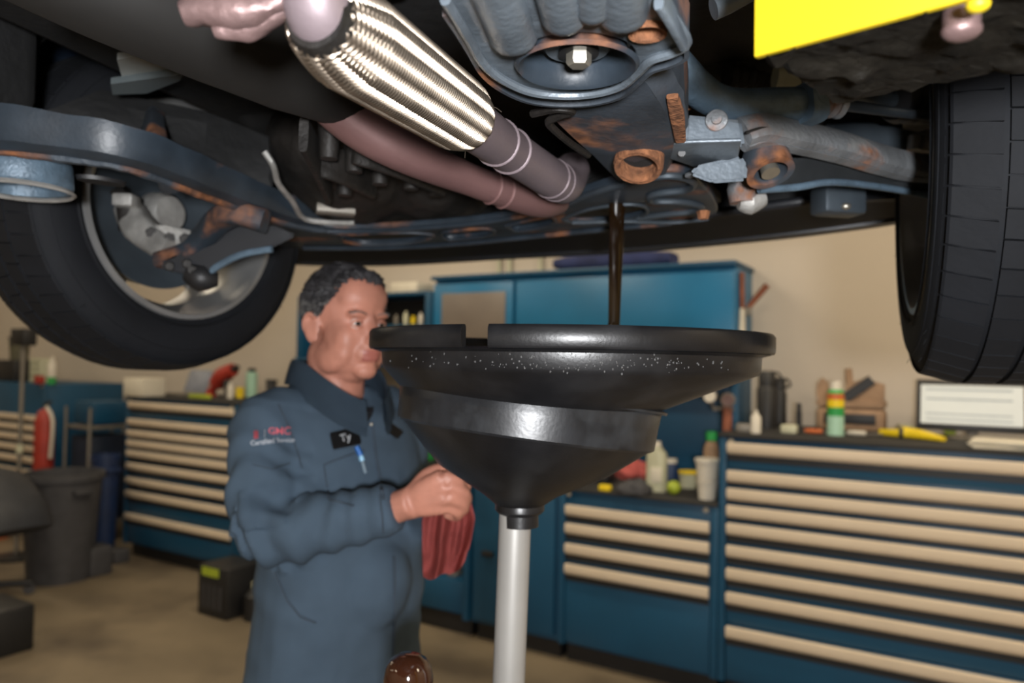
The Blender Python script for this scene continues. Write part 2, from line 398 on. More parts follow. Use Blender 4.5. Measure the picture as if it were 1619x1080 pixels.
# ============================================================ hutch and wall cabinet
HD = .42
hs1 = s_at(1160, HD); hs0 = s_at(682, HD); hm = s_at(811, HD); HT = z_at(1158, 419, HD)
t = thing('blue_hutch', RP((hs0+hs1)/2, (HD+BACKD)/2, BT), 'long blue hutch cupboard standing on the bench behind the black funnel', 'cupboard')
bm = nb(); rbox(bm, hs0, hs1, HD+.03, BACKD-.005, 1.50, HT, .004); link('body', bm, BLUEB, t)
bm = nb(); rbox(bm, hs0, hs1, BACKD-.06, BACKD-.005, BT+.005, 1.50, .004); link('back_panel', bm, BLUE, t)
for a in (hs0, hm-.02, hs1-.04): bm = nb(); rbox(bm, a, a+.04, HD+.10, BACKD-.06, BT+.005, 1.50, .003); link('side_panel', bm, BLUE, t)
for a, b in ((hs0+.005, hm-.012), (hm+.012, hs1-.005)):
    bm = nb(); rbox(bm, a, b, HD+.004, HD+.03, 1.51, HT-.03, .004); dr = link('door', bm, BLUEB, t)
    if a < hm-.1:
        bm = nb(); rbox(bm, a+.07, b-.05, HD-.004, HD+.006, 1.56, HT-.09, .003); link('door_panel', bm, BOARD, dr)
    else:
        bm = nb(); rbox(bm, (a+b)/2-.15, (a+b)/2+.15, HD-.008, HD+.006, 1.53, 1.555, .004); link('pull', bm, BLACK, dr)
bm = nb(); rbox(bm, hs0-.01, hs1+.01, HD-.015, BACKD-.004, HT, HT+.025, .005); link('top_rail', bm, BLUE, t)
ws0, ws1 = s_at(468, HD), hs0-.012; WB = z_at(468, 566, HD); WT = z_at(500, 446, HD)
t = thing('wall_shelf_cabinet', RP((ws0+ws1)/2, (HD+BACKD)/2, WB), 'open blue wall shelf behind the mechanic\'s head', 'shelf')
for a in (ws0, ws1-.05): bm = nb(); rbox(bm, a, a+.05, HD, BACKD-.005, WB, WT-.1, .003); link('side_panel', bm, BLUE, t)
bm = nb(); rbox(bm, ws0-.02, ws1, HD-.01, BACKD-.005, WB-.05, WB, .003); link('bottom_panel', bm, BLUE, t)
bm = nb(); rbox(bm, ws0+.17, ws1-.05, HD+.01, BACKD-.005, WT-.12, WT-.1, .003); link('top_panel', bm, BLUE, t)
bm = nb(); rbox(bm, ws0+.05, ws1-.05, HD+.02, BACKD-.005, (WB+WT)/2-.06, (WB+WT)/2-.04, .003); link('shelf_board', bm, BLUE, t)
bm = nb(); rbox(bm, ws0+.22, ws1-.05, BACKD-.03, BACKD-.006, WB, WT-.12); link('back_panel', bm, BLACK, t)  # black sheet stands in for the dark interior of the backless shelf
a = s_at(635, HD); bm = nb(); rbox(bm, a-.13, a+.10, HD+.02, HD+.2, WT-.099, WT-.03, .006); link('cardboard_box', bm, PAPER, None, label='flat pale box on top of the open blue wall shelf', cat='box')
for i, (px, m_, hh) in enumerate(((625, GREYM, .07), (640, OFFW, .09), (652, YEL, .06), (664, WHITE, .08), (677, GREYM, .10))):
    a = s_at(px, HD+.07); zz = (WB+WT)/2-.04; bm = nb(); lathe(bm, [(0, 0), (.016, 0), (.018, hh*.7), (.009, hh*.85), (.009, hh), (0, hh)], 12, Matrix.Translation(RP(a, HD+.07, zz+.001)))
    link('small_bottle', bm, m_, None, label=('small grey metal bottle leftmost on the open wall shelf', 'cream bottle second from left on the open wall shelf', 'short yellow bottle in the middle of the open wall shelf', 'white bottle fourth along on the open wall shelf', 'tall grey bottle rightmost on the open wall shelf')[i], cat='bottle')
# duffel bag and pipes on top of hutch
a0, a1 = s_at(880, HD+.15), s_at(1062, HD+.15); bm = nb()
pts = [RP(a0+(a1-a0)*k/10, HD+.17, HT+.026+.05) for k in range(11)]
sweep(bm, pts, rrect(.22, .10, .4), up=(0, 0, 1), scale=[(.75+.25*math.sin(math.pi*min(1, k/10+.12)), .55+.45*abs(math.sin(k*1.3))*.4+.3*math.sin(math.pi*k/10)) for k in range(11)])
for v_ in bm.verts: v_.co.z = max(v_.co.z, HT+.027)
bg = link('duffel_bag', bm, NAVY, None, label='navy blue soft bag lying on top of the blue hutch', cat='bag')
for i, px in enumerate((786, 803, 852)):
    a = s_at(px, BACKD-.03); bm = nb(); tube(bm, [RP(a, BACKD-.03, HT+.03), RP(a, BACKD-.03, CH-.001)], .013, 8); link('conduit', bm, OFFW, None, label=('beige conduit on the wall, leftmost of three above the hutch', 'beige conduit on the wall, middle of three above the hutch', 'beige conduit on the wall, rightmost of three above the hutch')[i], cat='conduit', group='wall conduits')
# ============================================================ things on the cabinets
def on(px, py, z): return H(px, py, z-CAMZ)             # a pixel on a level surface
def onD(px, d, z): return RP(s_at(px, d), d, z)
def can(bm, b, prof, n=18): return lathe(bm, prof, n, Matrix.Translation(b))
def one(name, bm, m_, label, cat, group=None): return link(name, bm, m_, None, label=label, cat=cat, group=group)
ZT = TOPH+.005; ZB = BT+.005; UPV = Vector((0, 0, 1))
# --- on the right cabinet
def flask(px, py, h, r, label):
    b = onD(px, .45 if px < 1220 else .66, ZT); t = thing('black_flask', b, label, 'bottle')
    bm = nb(); can(bm, b, [(0, 0), (r, 0), (r, h*.68), (r*.8, h*.74), (0, h*.74)]); link('flask_body', bm, BLACK, t)
    bm = nb(); can(bm, b+UPV*h*.741, [(0, 0), (r*.85, 0), (r*.85, h*.2), (r*.6, h*.26), (0, h*.26)]); link('cap', bm, BLACK, t)
    bm = nb(); tube(bm, [b+UPV*h*.8+E1*r*.8, b+UPV*h*.84+E1*r*1.5, b+UPV*h*.96+E1*r*1.2, b+UPV*h*.98+E1*r*.5], .006, 8, 4); link('loop_handle', bm, BLACK, t)
flask(1213, 674, .29, .048, 'taller black flask at the left end of the right worktop')
flask(1233, 671, .255, .036, 'shorter black flask just right of the taller one')
b = on(1263, 684, ZT); t = thing('black_marker', b, 'thin black marker standing upright on the right worktop', 'marker')
bm = nb(); can(bm, b, [(0, 0), (.014, 0), (.014, .10), (0, .10)]); link('barrel', bm, BLACK, t)
bm = nb(); can(bm, b+UPV*.1005, [(0, 0), (.012, 0), (.010, .04), (0, .04)]); link('cap', bm, BLACK, t)
b = on(1195, 685, ZT); t = thing('white_canister', b, 'small white canister at the front left corner of the right worktop', 'bottle')
bm = nb(); can(bm, b, [(0, 0), (.023, 0), (.023, .075), (.014, .088), (0, .088)]); link('canister_body', bm, WHITE, t)
bm = nb(); can(bm, b+UPV*.0885, [(0, 0), (.010, 0), (.010, .018), (0, .018)]); link('spout', bm, WHITE, t)
b = on(1321, 688, ZT); t = thing('spray_can', b, 'green aerosol can with yellow and orange label and white cap', 'spray can')
r = .037
bm = nb(); can(bm, b, [(0, 0), (r, 0), (r, .09), (0, .09)]); link('can_base', bm, MINT, t)
bm = nb(); can(bm, b+UPV*.0901, [(0, 0), (r, 0), (r, .04), (0, .04)]); link('green_band', bm, GREEN, t)
bm = nb(); can(bm, b+UPV*.1302, [(0, 0), (r, 0), (r, .035), (0, .035)]); link('yellow_band', bm, YEL, t)
bm = nb(); can(bm, b+UPV*.1653, [(0, 0), (r, 0), (r, .028), (0, .028)]); link('orange_band', bm, ORANGE, t)
bm = nb(); can(bm, b+UPV*.1934, [(0, 0), (r, 0), (r*.85, .014), (r*.7, .018), (0, .018)]); link('shoulder', bm, GREEN, t)
bm = nb(); can(bm, b+UPV*.2115, [(0, 0), (r*.66, 0), (r*.60, .038), (0, .04)]); link('cap', bm, WHITE, t)
# open leather tool case with hammer
b = onD(1346, .60, ZT); t = thing('leather_tool_case', b, 'tan leather tool case with dark open front beside the aerosol can', 'case')
w, hh, dp = .31, .25, .16
bm = nb(); obox(bm, b+UPV*.055+E2*.02, E1, E2, UPV, w, dp, .11, .018, 3); link('lower_tray', bm, LEATH, t)
bm = nb(); obox(bm, b+UPV*.062-E2*.062, E1, E2, UPV, w*.76, .01, .05, .003); link('dark_slot', bm, BLACK, t)
bm = nb(); loft(bm, [[b+E1*(w/2*c)+E2*(q*dp/2+.02)+UPV*z for c, q in ((-1, -1), (1, -1), (1, 1), (-1, 1))] for z in (.111, .16)]); bmesh.ops.bevel(bm, geom=bm.edges[:], offset=.01, segments=2, affect='EDGES'); link('upper_body', bm, LEATH, t)
for sgn in (-1, 1):
    bm = nb(); x0, x1 = (-w/2, -w*.33) if sgn < 0 else (-.02, w/2)
    prof = [(x0, .161), (x1, .161), (x1, .235), ((x0+x1)/2, .262), (x0, .23)]
    loft(bm, [[b+E1*p+E2*e+UPV*z for p, z in prof] for e in (-.045, -.02)]); link('flap', bm, LEATH, t)
bm = nb(); beam(bm, [b+E1*-.02+E2*-.06+UPV*.165, b+E1*.04+E2*-.055+UPV*.21, b+E1*.10+E2*-.05+UPV*.258], .05, .008, up=-E2); link('strap', bm, BLACK, t)
p = onD(1344, .57, ZT); t = thing('hammer', p+UPV*.165, 'wooden handled hammer standing head down in the leather case', 'hammer')
bm = nb(); tube(bm, [p+UPV*.185, p+UPV*.25+E1*-.004, p+UPV*.31+E1*-.008], [.014, .019, .016], 10, 4); link('handle', bm, LEATH, t)
bm = nb(); obox(bm, p+UPV*.175+E2*.0, E1, E2, UPV, .10, .028, .028, .005); link('head', bm, GREYM, t)
# yellow pouch
t = thing('yellow_scraper', on(1430, 690, ZT), 'bright yellow plastic tool lying at the front of the right worktop', 'tool')
a = [on(1392, 689, ZT), on(1425, 692, ZT), on(1450, 694, ZT), on(1492, 699, ZT)]
bm = nb(); beam(bm, [q+UPV*z for q, z in zip(a[1:], (.026, .022, .012))], [.075, .06, .03], [.05, .042, .018], sm=4); link('blade', bm, YEL, t)
bm = nb(); beam(bm, [a[0]+UPV*.017, a[1]+UPV*.02], [.03, .05], [.028, .036]); link('grip', bm, YEL, t)
bm = nb(); beam(bm, [a[1]+UPV*.024+E1*-.006, a[1]+UPV*.024+E1*.01], .08, .052); link('band', bm, BLACK, t)
# monitor
b = onD(1538, .50, ZT); mz = z_at(1538, 640, .32); t = thing('monitor', b, 'black framed computer monitor with a lit white screen', 'monitor')
mc = D(1535, 642, b.y*math.cos(PITCH)+.0); mn = (CAM-mc); mn.z = 0; mn.normalize(); mr = Vector((-mn.y, mn.x, 0)); mu = (UPV*.97+(-mn)*.22).normalized(); mf = mr.cross(mu)
bm = nb(); obox(bm, mc, mr, -mf, mu, .44, .03, .235, .008); fr = link('frame', bm, BLACK, t)
bm = nb(); obox(bm, mc+mf*.0155, mr, -mf, mu, .40, .004, .18); sc = link('screen', bm, SCREEN, t)
for q in (.07, .025, -.045, -.07):
    bm = nb(); obox(bm, mc+mf*.0182+mu*q+mr*-.01, mr, -mf, mu, .34, .001, .008 if q > 0 else .006); link('text_bar', bm, SCRT, sc)
bm = nb(); beam(bm, [b+UPV*.012, mc-mf*.03+mu*-.10], .05, .03, up=E2); link('stand', bm, GREYM, t)
bm = nb(); can(bm, b, [(0, 0), (.10, 0), (.10, .008), (.03, .014), (0, .014)]); link('foot', bm, GREYM, t)
# papers at the corner
for i in range(5):
    o = onD(1598, .13, ZT)+UPV*(.004+.0062*i)+E1*RND.uniform(-.012, .012)+E2*RND.uniform(-.01, .01); an = RND.uniform(-.12, .12)
    bm = nb(); x_ = (E1*math.cos(an)+E2*math.sin(an)); obox(bm, o, x_, UPV.cross(x_), UPV, .26, .20, .005, .001)
    link('paper_sheaf', bm, PAPER, None, label=('lowest sheaf of the paper pile on the right worktop', 'second sheaf from the bottom of the paper pile', 'middle sheaf of the paper pile on the right worktop', 'second sheaf from the top of the paper pile', 'top sheaf of the paper pile at the right edge')[i], cat='paper', group='paper pile')
def chunk(name, px, py, z, sz, m_, label, cat, an=0, bev=.006):
    o = on(px, py, z); bm = nb(); x_ = E1*math.cos(an)+E2*math.sin(an); obox(bm, o+UPV*sz[2]/2, x_, UPV.cross(x_), UPV, *sz, bev); return one(name, bm, m_, label, cat)
chunk('eraser', 1502, 688, ZT, (.05, .03, .028), LIME, 'small lime green block beside the monitor foot', 'eraser')
for i, (px, py, c, lb) in enumerate(((1290, 686, ORANGE, 'orange screwdriver lying left of the aerosol can'), (1358, 689, WHITE, 'white screwdriver lying right of the aerosol can'))):
    a = on(px, py, ZT)+UPV*.012; t = thing('screwdriver', a, lb, 'screwdriver')
    bm = nb(); tube(bm, [a-E1*.05, a-E1*.02, a+E1*.03], [.008, .012, .010], 8); link('handle', bm, c, t)
    bm = nb(); tube(bm, [a+E1*.031, a+E1*.10], .004, 6); link('shaft', bm, GREYM, t)
for i, (px, py, c, lb) in enumerate(((1248, 681, OFFW, 'cream bolt bin beside the thin black marker'), (1176, 679, GREYM, 'grey steel block behind the white canister'), (1432, 680, OFFW, 'cream cloth scrap behind the yellow tool'))): chunk(('parts_bin', 'steel_block', 'cloth_scrap')[i], px, min(py+4, 686), ZT, (.07, .06, .04), c, lb, ('bin', 'block', 'cloth')[i], .2*i)
# regulator with two gauges
b = on(1150, 681, ZT); t = thing('air_regulator', b, 'air regulator with two round gauges at the end of the right worktop', 'regulator')
bm = nb(); tube(bm, [b, b+UPV*.12], .022, 12); link('regulator_body', bm, WOOD, t)
bm = nb(); tube(bm, [b+UPV*.10-E1*.07, b+UPV*.11, b+UPV*.10+E1*.03], .008, 8); link('cross_pipe', bm, GREYM, t)
for e, z, m_ in ((-.075, .165, WHITE), (.012, .15, FOIL)):
    c = b+E1*e+UPV*z-E2*.02
    bm = nb(); lathe(bm, [(0, 0), (.032, 0), (.034, .022), (0, .022)], 20, axisM(c, -E2)); g = link('gauge', bm, GREYM, t)
    bm = nb(); lathe(bm, [(0, 0), (.029, 0), (.029, .003), (0, .003)], 20, axisM(c-E2*.0222, -E2)); link('dial', bm, m_, g)
    bm = nb(); tube(bm, [c-UPV*.03+E2*.0, b+UPV*.105+E1*e*.9], .006, 6); link('stem', bm, GREYM, g)
# tools hanging on the hutch end
ha = RP(hs1+.012, HD+.10, HT-.02)
t = thing('hanging_brush', ha, 'wooden handled brush hanging on the end of the blue hutch', 'brush')
bm = nb(); beam(bm, [ha+UPV*-.01, ha+UPV*-.2+E1*.004], [.05, .035], [.02, .02], up=E1); link('handle', bm, WOOD, t)
bm = nb(); beam(bm, [ha+UPV*-.201+E1*.004, ha+UPV*-.42+E1*.004], [.045, .075], [.022, .03], up=E1); link('bristles', bm, PAPER, t)
hb = RP(hs1+.012, HD+.2, HT-.16)
t = thing('mallet', hb, 'wooden stick jutting out from the hutch end hook', 'stick')
bm = nb(); tube(bm, [hb+UPV*-.06+E1*.0, hb+UPV*.0+E1*.05, hb+UPV*.07+E1*.11], [.014, .016, .018], 10); link('handle', bm, WOOD, t)
bm = nb(); obox(bm, hb+UPV*-.07+E1*.012, E1, E2, UPV, .02, .05, .05, .004); link('hook', bm, GREYM, t)
# --- on the low bench
b = on(1038, 776, ZB); t = thing('milky_jug', b, 'milky plastic bottle standing on the low bench', 'bottle')
bm = nb(); loft(bm, [[b+E1*(x*w_)+E2*(y*.04)+UPV*z for x, y in rrect(2, 2, .3)] for z, w_ in ((0, .05), (.15, .05), (.19, .046), (.215, .022), (.225, .018))]); link('bottle_body', bm, OFFW, t)
bm = nb(); can(bm, b+UPV*.2255, [(0, 0), (.02, 0), (.02, .025), (0, .025)]); link('cap', bm, WHITE, t)
bm = nb(); obox(bm, b+UPV*.085-E2*.041+E1*.012, E1, E2, UPV, .06, .003, .075, .001); link('label_sticker', bm, PAPER, t)
b = on(1060, 762, ZB); t = thing('blue_jar', b, 'dark blue jar behind the milky bottle on the low bench', 'jar')
bm = nb(); can(bm, b, [(0, 0), (.045, 0), (.045, .09), (.036, .105), (0, .105)]); link('jar_body', bm, DBLUE, t)
bm = nb(); can(bm, b+UPV*.1055, [(0, 0), (.036, 0), (.036, .02), (0, .02)]); link('lid', bm, WHITE, t)
def tub(px, py, z, r, h, ml, lab, lid):
    b = on(px, py, z); t = thing('plastic_tub', b, lab, 'tub', 'tubs on the low bench')
    bm = nb(); can(bm, b, [(0, 0), (r*.85, 0), (r, h), (r*.0, h)]); link('tub_body', bm, ml, t)
    bm = nb(); can(bm, b+UPV*(h+.0004), [(0, 0), (r*1.08, 0), (r*1.08, h*.14), (0, h*.16)]); link('lid', bm, lid, t); return b
b0 = on(1118, 789, ZB)
tub(1118, 789, ZB, .047, .078, WHITE, 'lower white tub of the stacked pair on the low bench', WHITE)
t = thing('plastic_tub', b0+UPV*.092, 'upper white tub of the stacked pair on the low bench', 'tub', 'tubs on the low bench')
bm = nb(); can(bm, b0+UPV*.092, [(0, 0), (.047, 0), (.055, .085), (0, .085)]); link('tub_body', bm, WHITE, t)
bm = nb(); can(bm, b0+UPV*.1774, [(0, 0), (.06, 0), (.06, .016), (0, .018)]); link('lid', bm, WHITE, t)
tub(1088, 771, ZB, .048, .075, OFFW, 'cream tub with a yellow lid beside the stacked tubs', YEL)
b = on(1124, 772, ZB); t = thing('orange_bottle', b, 'orange bottle with green cap behind the stacked tubs', 'bottle')
bm = nb(); can(bm, b, [(0, 0), (.04, 0), (.04, .20), (.03, .235), (.02, .25), (0, .25)]); link('bottle_body', bm, LEATH, t)
bm = nb(); can(bm, b+UPV*.2505, [(0, 0), (.028, 0), (.028, .045), (0, .045)]); link('cap', bm, GREEN, t)
b = on(1065, 782, ZB); bm = nb(); ell(bm, b+UPV*.034, (.034, .034, .034)); jitter(bm, .003, 60); one('tennis_ball', bm, LIME, 'yellow green ball in front of the milky bottle', 'ball')
def heap(name, px, py, z, sz, m_, label, cat, seed):
    o = on(px, py, z); bm = nb(); ell(bm, (0, 0, 0), sz, None, 28, 18)
    for v in bm.verts:
        n = noise.noise(v.co*22+Vector((seed, 0, 0))); v.co *= 1+.35*n; v.co.z = max(v.co.z+sz[2]*.6, 0)
    bm.transform(Matrix.Translation(o)); return one(name, bm, m_, label, cat)
heap('red_rag', 1000, 757, ZB, (.10, .07, .075), RAG, 'crumpled red rag heaped on the low bench', 'rag', 1)
heap('dark_rag', 1004, 781, ZB, (.085, .05, .045), GREYP, 'dark crumpled rag in front of the red rag', 'rag', 5)
chunk('orange_block', 957, 776, ZB, (.06, .04, .03), YEL, 'amber plastic block on the low bench left of the rags', 'block')
chunk('black_case', 940, 760, ZB, (.2, .12, .05), BLACK, 'flat black case on the low bench behind the amber block', 'case')
chunk('black_case', 662, 768, ZB, (.22, .15, .13), BLACK, 'black tool case on the bench right behind the mechanic', 'case')
b = on(662, 768, ZB)+UPV*.131; bm = nb(); obox(bm, b+UPV*.025, E1, E2, UPV, .14, .09, .05, .01); one('green_box', bm, GREEN, 'green box lying on the black case behind the mechanic', 'box')
chunk('brass_fitting', 700, 768, ZB, (.12, .03, .028), LEATH, 'brass coloured fitting on the bench behind the mechanic', 'fitting', .4)
chunk('red_tin', 720, 760, ZB, (.06, .06, .10), REDP, 'small red tin on the bench behind the mechanic', 'tin')
# --- on the far left cabinet
ZL = LTOP+.005
b = on(397, 628, ZL); t = thing('mint_bottle', b, 'mint green bottle with black cap on the far left cabinet', 'bottle')
bm = nb(); can(bm, b, [(0, 0), (.045, 0), (.045, .19), (.03, .2), (0, .2)]); link('bottle_body', bm, MINT, t)
bm = nb(); can(bm, b+UPV*.2005, [(0, 0), (.03, 0), (.03, .03), (0, .03)]); link('cap', bm, BLACK, t)
b = onD(356, dl+.42, ZL); t = thing('red_power_tool', b, 'red and black power tool beside the mint bottle', 'power tool')
bm = nb(); tube(bm, [b+E1*-.10+UPV*.10, b+E1*-.02+UPV*.17, b+E1*.10+UPV*.22], [.06, .07, .05], 12, 4); link('motor_housing', bm, REDP, t)
bm = nb(); tube(bm, [b+E1*.02+UPV*.15, b+E1*.05+UPV*.03, b+E1*.05+UPV*.0], [.035, .03, .045], 10); link('grip', bm, BLACK, t)
bm = nb(); tube(bm, [b+E1*-.10+UPV*.10, b+E1*-.16+UPV*.04, b+E1*-.16+UPV*.0], [.03, .035, .05], 10); link('battery', bm, REDP, t)
bm = nb(); tube(bm, [b+E1*.10+UPV*.22, b+E1*.15+UPV*.24], [.03, .02], 10); link('chuck', bm, BLACK, t)
b = on(364, 630, ZL); bm = nb(); can(bm, b, [(0, 0), (.022, 0), (.022, .09), (.01, .11), (.01, .13), (0, .13)]); one('glue_bottle', bm, WHITE, 'small white bottle in front of the red power tool', 'bottle')
b = on(379, 629, ZL); bm = nb(); can(bm, b, [(0, 0), (.03, 0), (.033, .08), (.0, .08)]); one('yellow_cup', bm, YEL, 'yellow cup between white bottle and mint bottle', 'cup')
b = onD(430, dl+.6, ZL); t = thing('dark_cup', b, 'dark tumbler at the back of the far left cabinet', 'cup')
bm = nb(); can(bm, b, [(0, 0), (.036, 0), (.042, .13), (0, .13)]); link('cup_body', bm, GREYP, t)
bm = nb(); can(bm, b+UPV*.1305, [(0, 0), (.044, 0), (.044, .014), (0, .016)]); link('lid', bm, BLACK, t)
chunk('yellow_level', 316, 630, ZL, (.24, .03, .03), LIME, 'yellow green level lying along the far left cabinet', 'level')
b = onD(292, dl+.34, ZL); t = thing('laptop', b, 'open laptop with grey blue screen on the far left cabinet', 'laptop')
bm = nb(); obox(bm, b+UPV*.012, E1, E2, UPV, .24, .2, .018, .004); link('keyboard', bm, GREYM, t)
bm = nb(); obox(bm, b+UPV*.115+E2*.13, E1, (E2*.94-UPV*.34).normalized(), (UPV*.94+E2*.34).normalized(), .28, .012, .19, .004); link('display', bm, mat('bluish_screen', (.20, .22, .27), .4), t)
chunk('white_carton', 228, 626, ZL, (.24, .2, .14), PAPER, 'pale carton at the left end of the far left cabinet', 'carton')
# ============================================================ the cluttered left corner
def gp(px, py): return H(px, py, -CAMZ)
# second drawer cabinet far left
dl2 = dl+.0; c0, c1 = s_at(-70, dl2), s_at(74, dl2)
T2 = tops_from(60, (657, 673, 689, 706, 724, 745, 770), dl2)
drawer_cabinet('blue drawer cabinet half hidden at the far left edge', c0, c1, dl2, .7, z_at(60, 607, dl2), T2)
ZC = z_at(60, 607, dl2)+.001
def put(px, dd, z): return RP(s_at(px, dl2+dd), dl2+dd, z)
o = put(66, .15, ZC); t = thing('wire_basket', o, 'small cream wire basket on the far left cabinet', 'basket')
for i in range(5): bm = nb(); obox(bm, o+E1*(-.08+.04*i)+UPV*.11, E1, E2, UPV, .008, .12, .22, .002); link('slat', bm, OFFW, t)
for i in range(4): bm = nb(); obox(bm, o+UPV*(.02+.06*i), E1, E2, UPV, .17, .13, .008, .002); link('cross_wire', bm, OFFW, t)
o = put(97, .1, ZC); t = thing('white_bottle', o, 'white bottle with green base at the far left', 'bottle')
o = put(72, .05, ZC)+E1*.11
t.location = o; ORG[t] = o
bm = nb(); can(bm, o, [(0, 0), (.035, 0), (.035, .06), (0, .06)]); link('base_band', bm, GREEN, t)
bm = nb(); can(bm, o+UPV*.0605, [(0, 0), (.035, 0), (.033, .12), (.015, .15), (.015, .18), (0, .18)]); link('bottle_body', bm, WHITE, t)
o = put(66, .0, ZC)+E1*-.03; bm = nb(); obox(bm, o+UPV*.035, E1, E2, UPV, .09, .05, .07, .006); one('red_tin', bm, REDP, 'small red tin in front of the wire basket', 'tin')
o = put(30, .2, ZC); t = thing('olive_bucket', o, 'olive grey bucket standing on a black case at far left', 'bucket')
bm = nb(); obox(bm, o+UPV*.10, E1, E2, UPV, .34, .24, .2, .01); one('black_case', bm, BLACK, 'big black case on the far left cabinet under the bucket', 'case')
t.location = o+UPV*.201; ORG[t] = o+UPV*.201
bm = nb(); can(bm, o+UPV*.201, [(0, 0), (.075, 0), (.09, .2), (.0, .2)]); link('bucket_body', bm, mat('olive', (.10, .095, .06), .6), t)
bm = nb(); lathe(bm, [(.086, 0), (.096, 0), (.096, .015), (.086, .015)], 20, Matrix.Translation(o+UPV*.4015), close=True); link('rim', bm, GREYP, t)
# cart: uprights, shelves
c = onD(126, .0, 0); t = thing('shop_cart', c, 'grey steel cart with a blue case on its top shelf', 'cart')
ccx, cw, cdp, chh = c, .36, .40, 1.12
for sx in (-1, 1):
    for sy in (-1, 1):
        q = c+E1*sx*cw/2+E2*(sy*cdp/2+.2); bm = nb(); tube(bm, [q+UPV*.0, q+UPV*chh], .013, 8); link('upright', bm, GREYM, t)
for z in (.15, .95): bm = nb(); obox(bm, c+UPV*z+E2*.2, E1, E2, UPV, cw, cdp, .03, .006); link('shelf', bm, GREYM, t)
q = c+E2*.2+UPV*.967; bm = nb(); obox(bm, q+UPV*.10, E1, E2, UPV, .30, .3, .19, .015); one('blue_case', bm, BLUE, 'dark blue case on the top shelf of the steel cart', 'case')
q = c+E2*.2+UPV*.166; bm = nb(); obox(bm, q+UPV*.36, E1, E2, UPV, .30, .34, .70, .015); one('dark_cabinet_box', bm, mat('dark_navy', (.008, .016, .035), .6), 'tall dark navy box on the lower shelf of the cart', 'box')
# red extinguisher between
o = onD(74, -.16, 0); t = thing('fire_extinguisher', o, 'red fire extinguisher on a stand left of the cart', 'extinguisher')
bm = nb(); can(bm, o+UPV*.58, [(0, 0), (.07, 0), (.075, .03), (.075, .42), (.05, .5), (.02, .52), (0, .52)]); link('cylinder', bm, REDP, t)
bm = nb(); can(bm, o, [(0, 0), (.10, 0), (.10, .02), (.02, .03), (.02, .58), (0, .58)]); link('stand', bm, BLACK, t)
bm = nb(); tube(bm, [o+UPV*1.1, o+UPV*1.14, o+UPV*1.16+E1*.08], .015, 8); link('valve', bm, BLACK, t)
bm = nb(); tube(bm, [o+UPV*1.12+E1*.02, o+UPV*1.0+E1*.12, o+UPV*.7+E1*.10], .014, 8, 4); link('hose', bm, WHITE, t)
# grey bin, blue bin
def bin_(px, py, r, h, m_, lab):
    o = onD(px, py, 0); t = thing('waste_bin', o, lab, 'bin')
    bm = nb(); can(bm, o, [(0, 0), (r*.8, 0), (r, h), (r*.95, h), (r*.76, .02), (0, .02)], 28); link('bin_body', bm, m_, t)
    bm = nb(); lathe(bm, [(r*.97, h-.03), (r*1.06, h-.03), (r*1.06, h+.012), (r*.97, h+.012)], 28, Matrix.Translation(o), close=True); link('rim', bm, m_, t)
    for s in (-1, 1): bm = nb(); obox(bm, o+UPV*(h-.1)+E1*s*r*1.03, E1, E2, UPV, .05, .12, .03, .008); link('handle', bm, m_, t)
bin_(105, -.62, .25, .72, GREYP, 'round dark grey waste bin in the left corner')
bin_(172, -.16, .10, .78, mat('navy_bin', (.006, .02, .07), .5), 'round navy bin beside the far drawer cabinet')
# pole of a floor stand
o = onD(36, -.52, 0); t = thing('work_light_stand', o, 'thin grey pole stand in front of the left cabinet', 'stand')
bm = nb(); tube(bm, [o+UPV*.02, o+UPV*1.62], .016, 10); link('pole', bm, GREYM, t)
bm = nb(); can(bm, o, [(0, 0), (.15, 0), (.15, .02), (.03, .035), (0, .035)], 24); link('base', bm, BLACK, t)
bm = nb(); tube(bm, [o+UPV*.80, o+UPV*.86], .026, 10); link('collar', bm, OFFW, t)
bm = nb(); obox(bm, o+UPV*1.68, E1, E2, UPV, .20, .10, .13, .01); link('lamp_head', bm, BLACK, t)
# tarp covered creeper seat and orange bucket
o = onD(-14, -1.15, 0); bm = nb(); t = thing('rolling_stool', o, 'dark padded rolling seat with backrest at the far left edge', 'seat')
pts = [o+E1*-.34+UPV*.72, o+E1*-.05+UPV*.72, o+E1*.20+UPV*.60, o+E1*.30+UPV*.46]
beam(bm, pts, .5, [.16, .18, .18, .12], sm=5, rr=.4); link('seat_pad', bm, mat('dark_vinyl', (.022, .025, .032), .5), t)
bm = nb(); beam(bm, [o+E1*-.05+UPV*.10, o+E1*-.05+UPV*.62], .10, .10, up=E1); link('column', bm, BLACK, t)
for k in range(4):
    a = math.pi/2*k+.5; dv = Vector((math.cos(a), math.sin(a), 0)); bm = nb(); beam(bm, [o+E1*-.05+UPV*.09, o+E1*-.05+dv*.28+UPV*.07], .05, .04); lg = link('leg', bm, BLACK, t)
    bm = nb(); lathe(bm, [(0, -.015), (.035, -.015), (.035, .015), (0, .015)], 14, axisM(o+E1*-.05+dv*.27+UPV*.035, dv.cross(UPV))); link('caster', bm, GREYP, lg)
o = onD(0, -.30, 0); t = thing('orange_bucket', o, 'orange plastic bucket on the floor at the left edge', 'bucket')
bm = nb(); can(bm, o, [(0, 0), (.11, 0), (.14, .30), (.132, .30), (.10, .012), (0, .012)], 24); link('bucket_body', bm, ORANGE, t)
bm = nb(); tube(bm, [o+UPV*.29+E1*-.14, o+UPV*.22-E2*.15, o+UPV*.29+E1*.14], .006, 6, 5); link('bail', bm, GREYM, t)
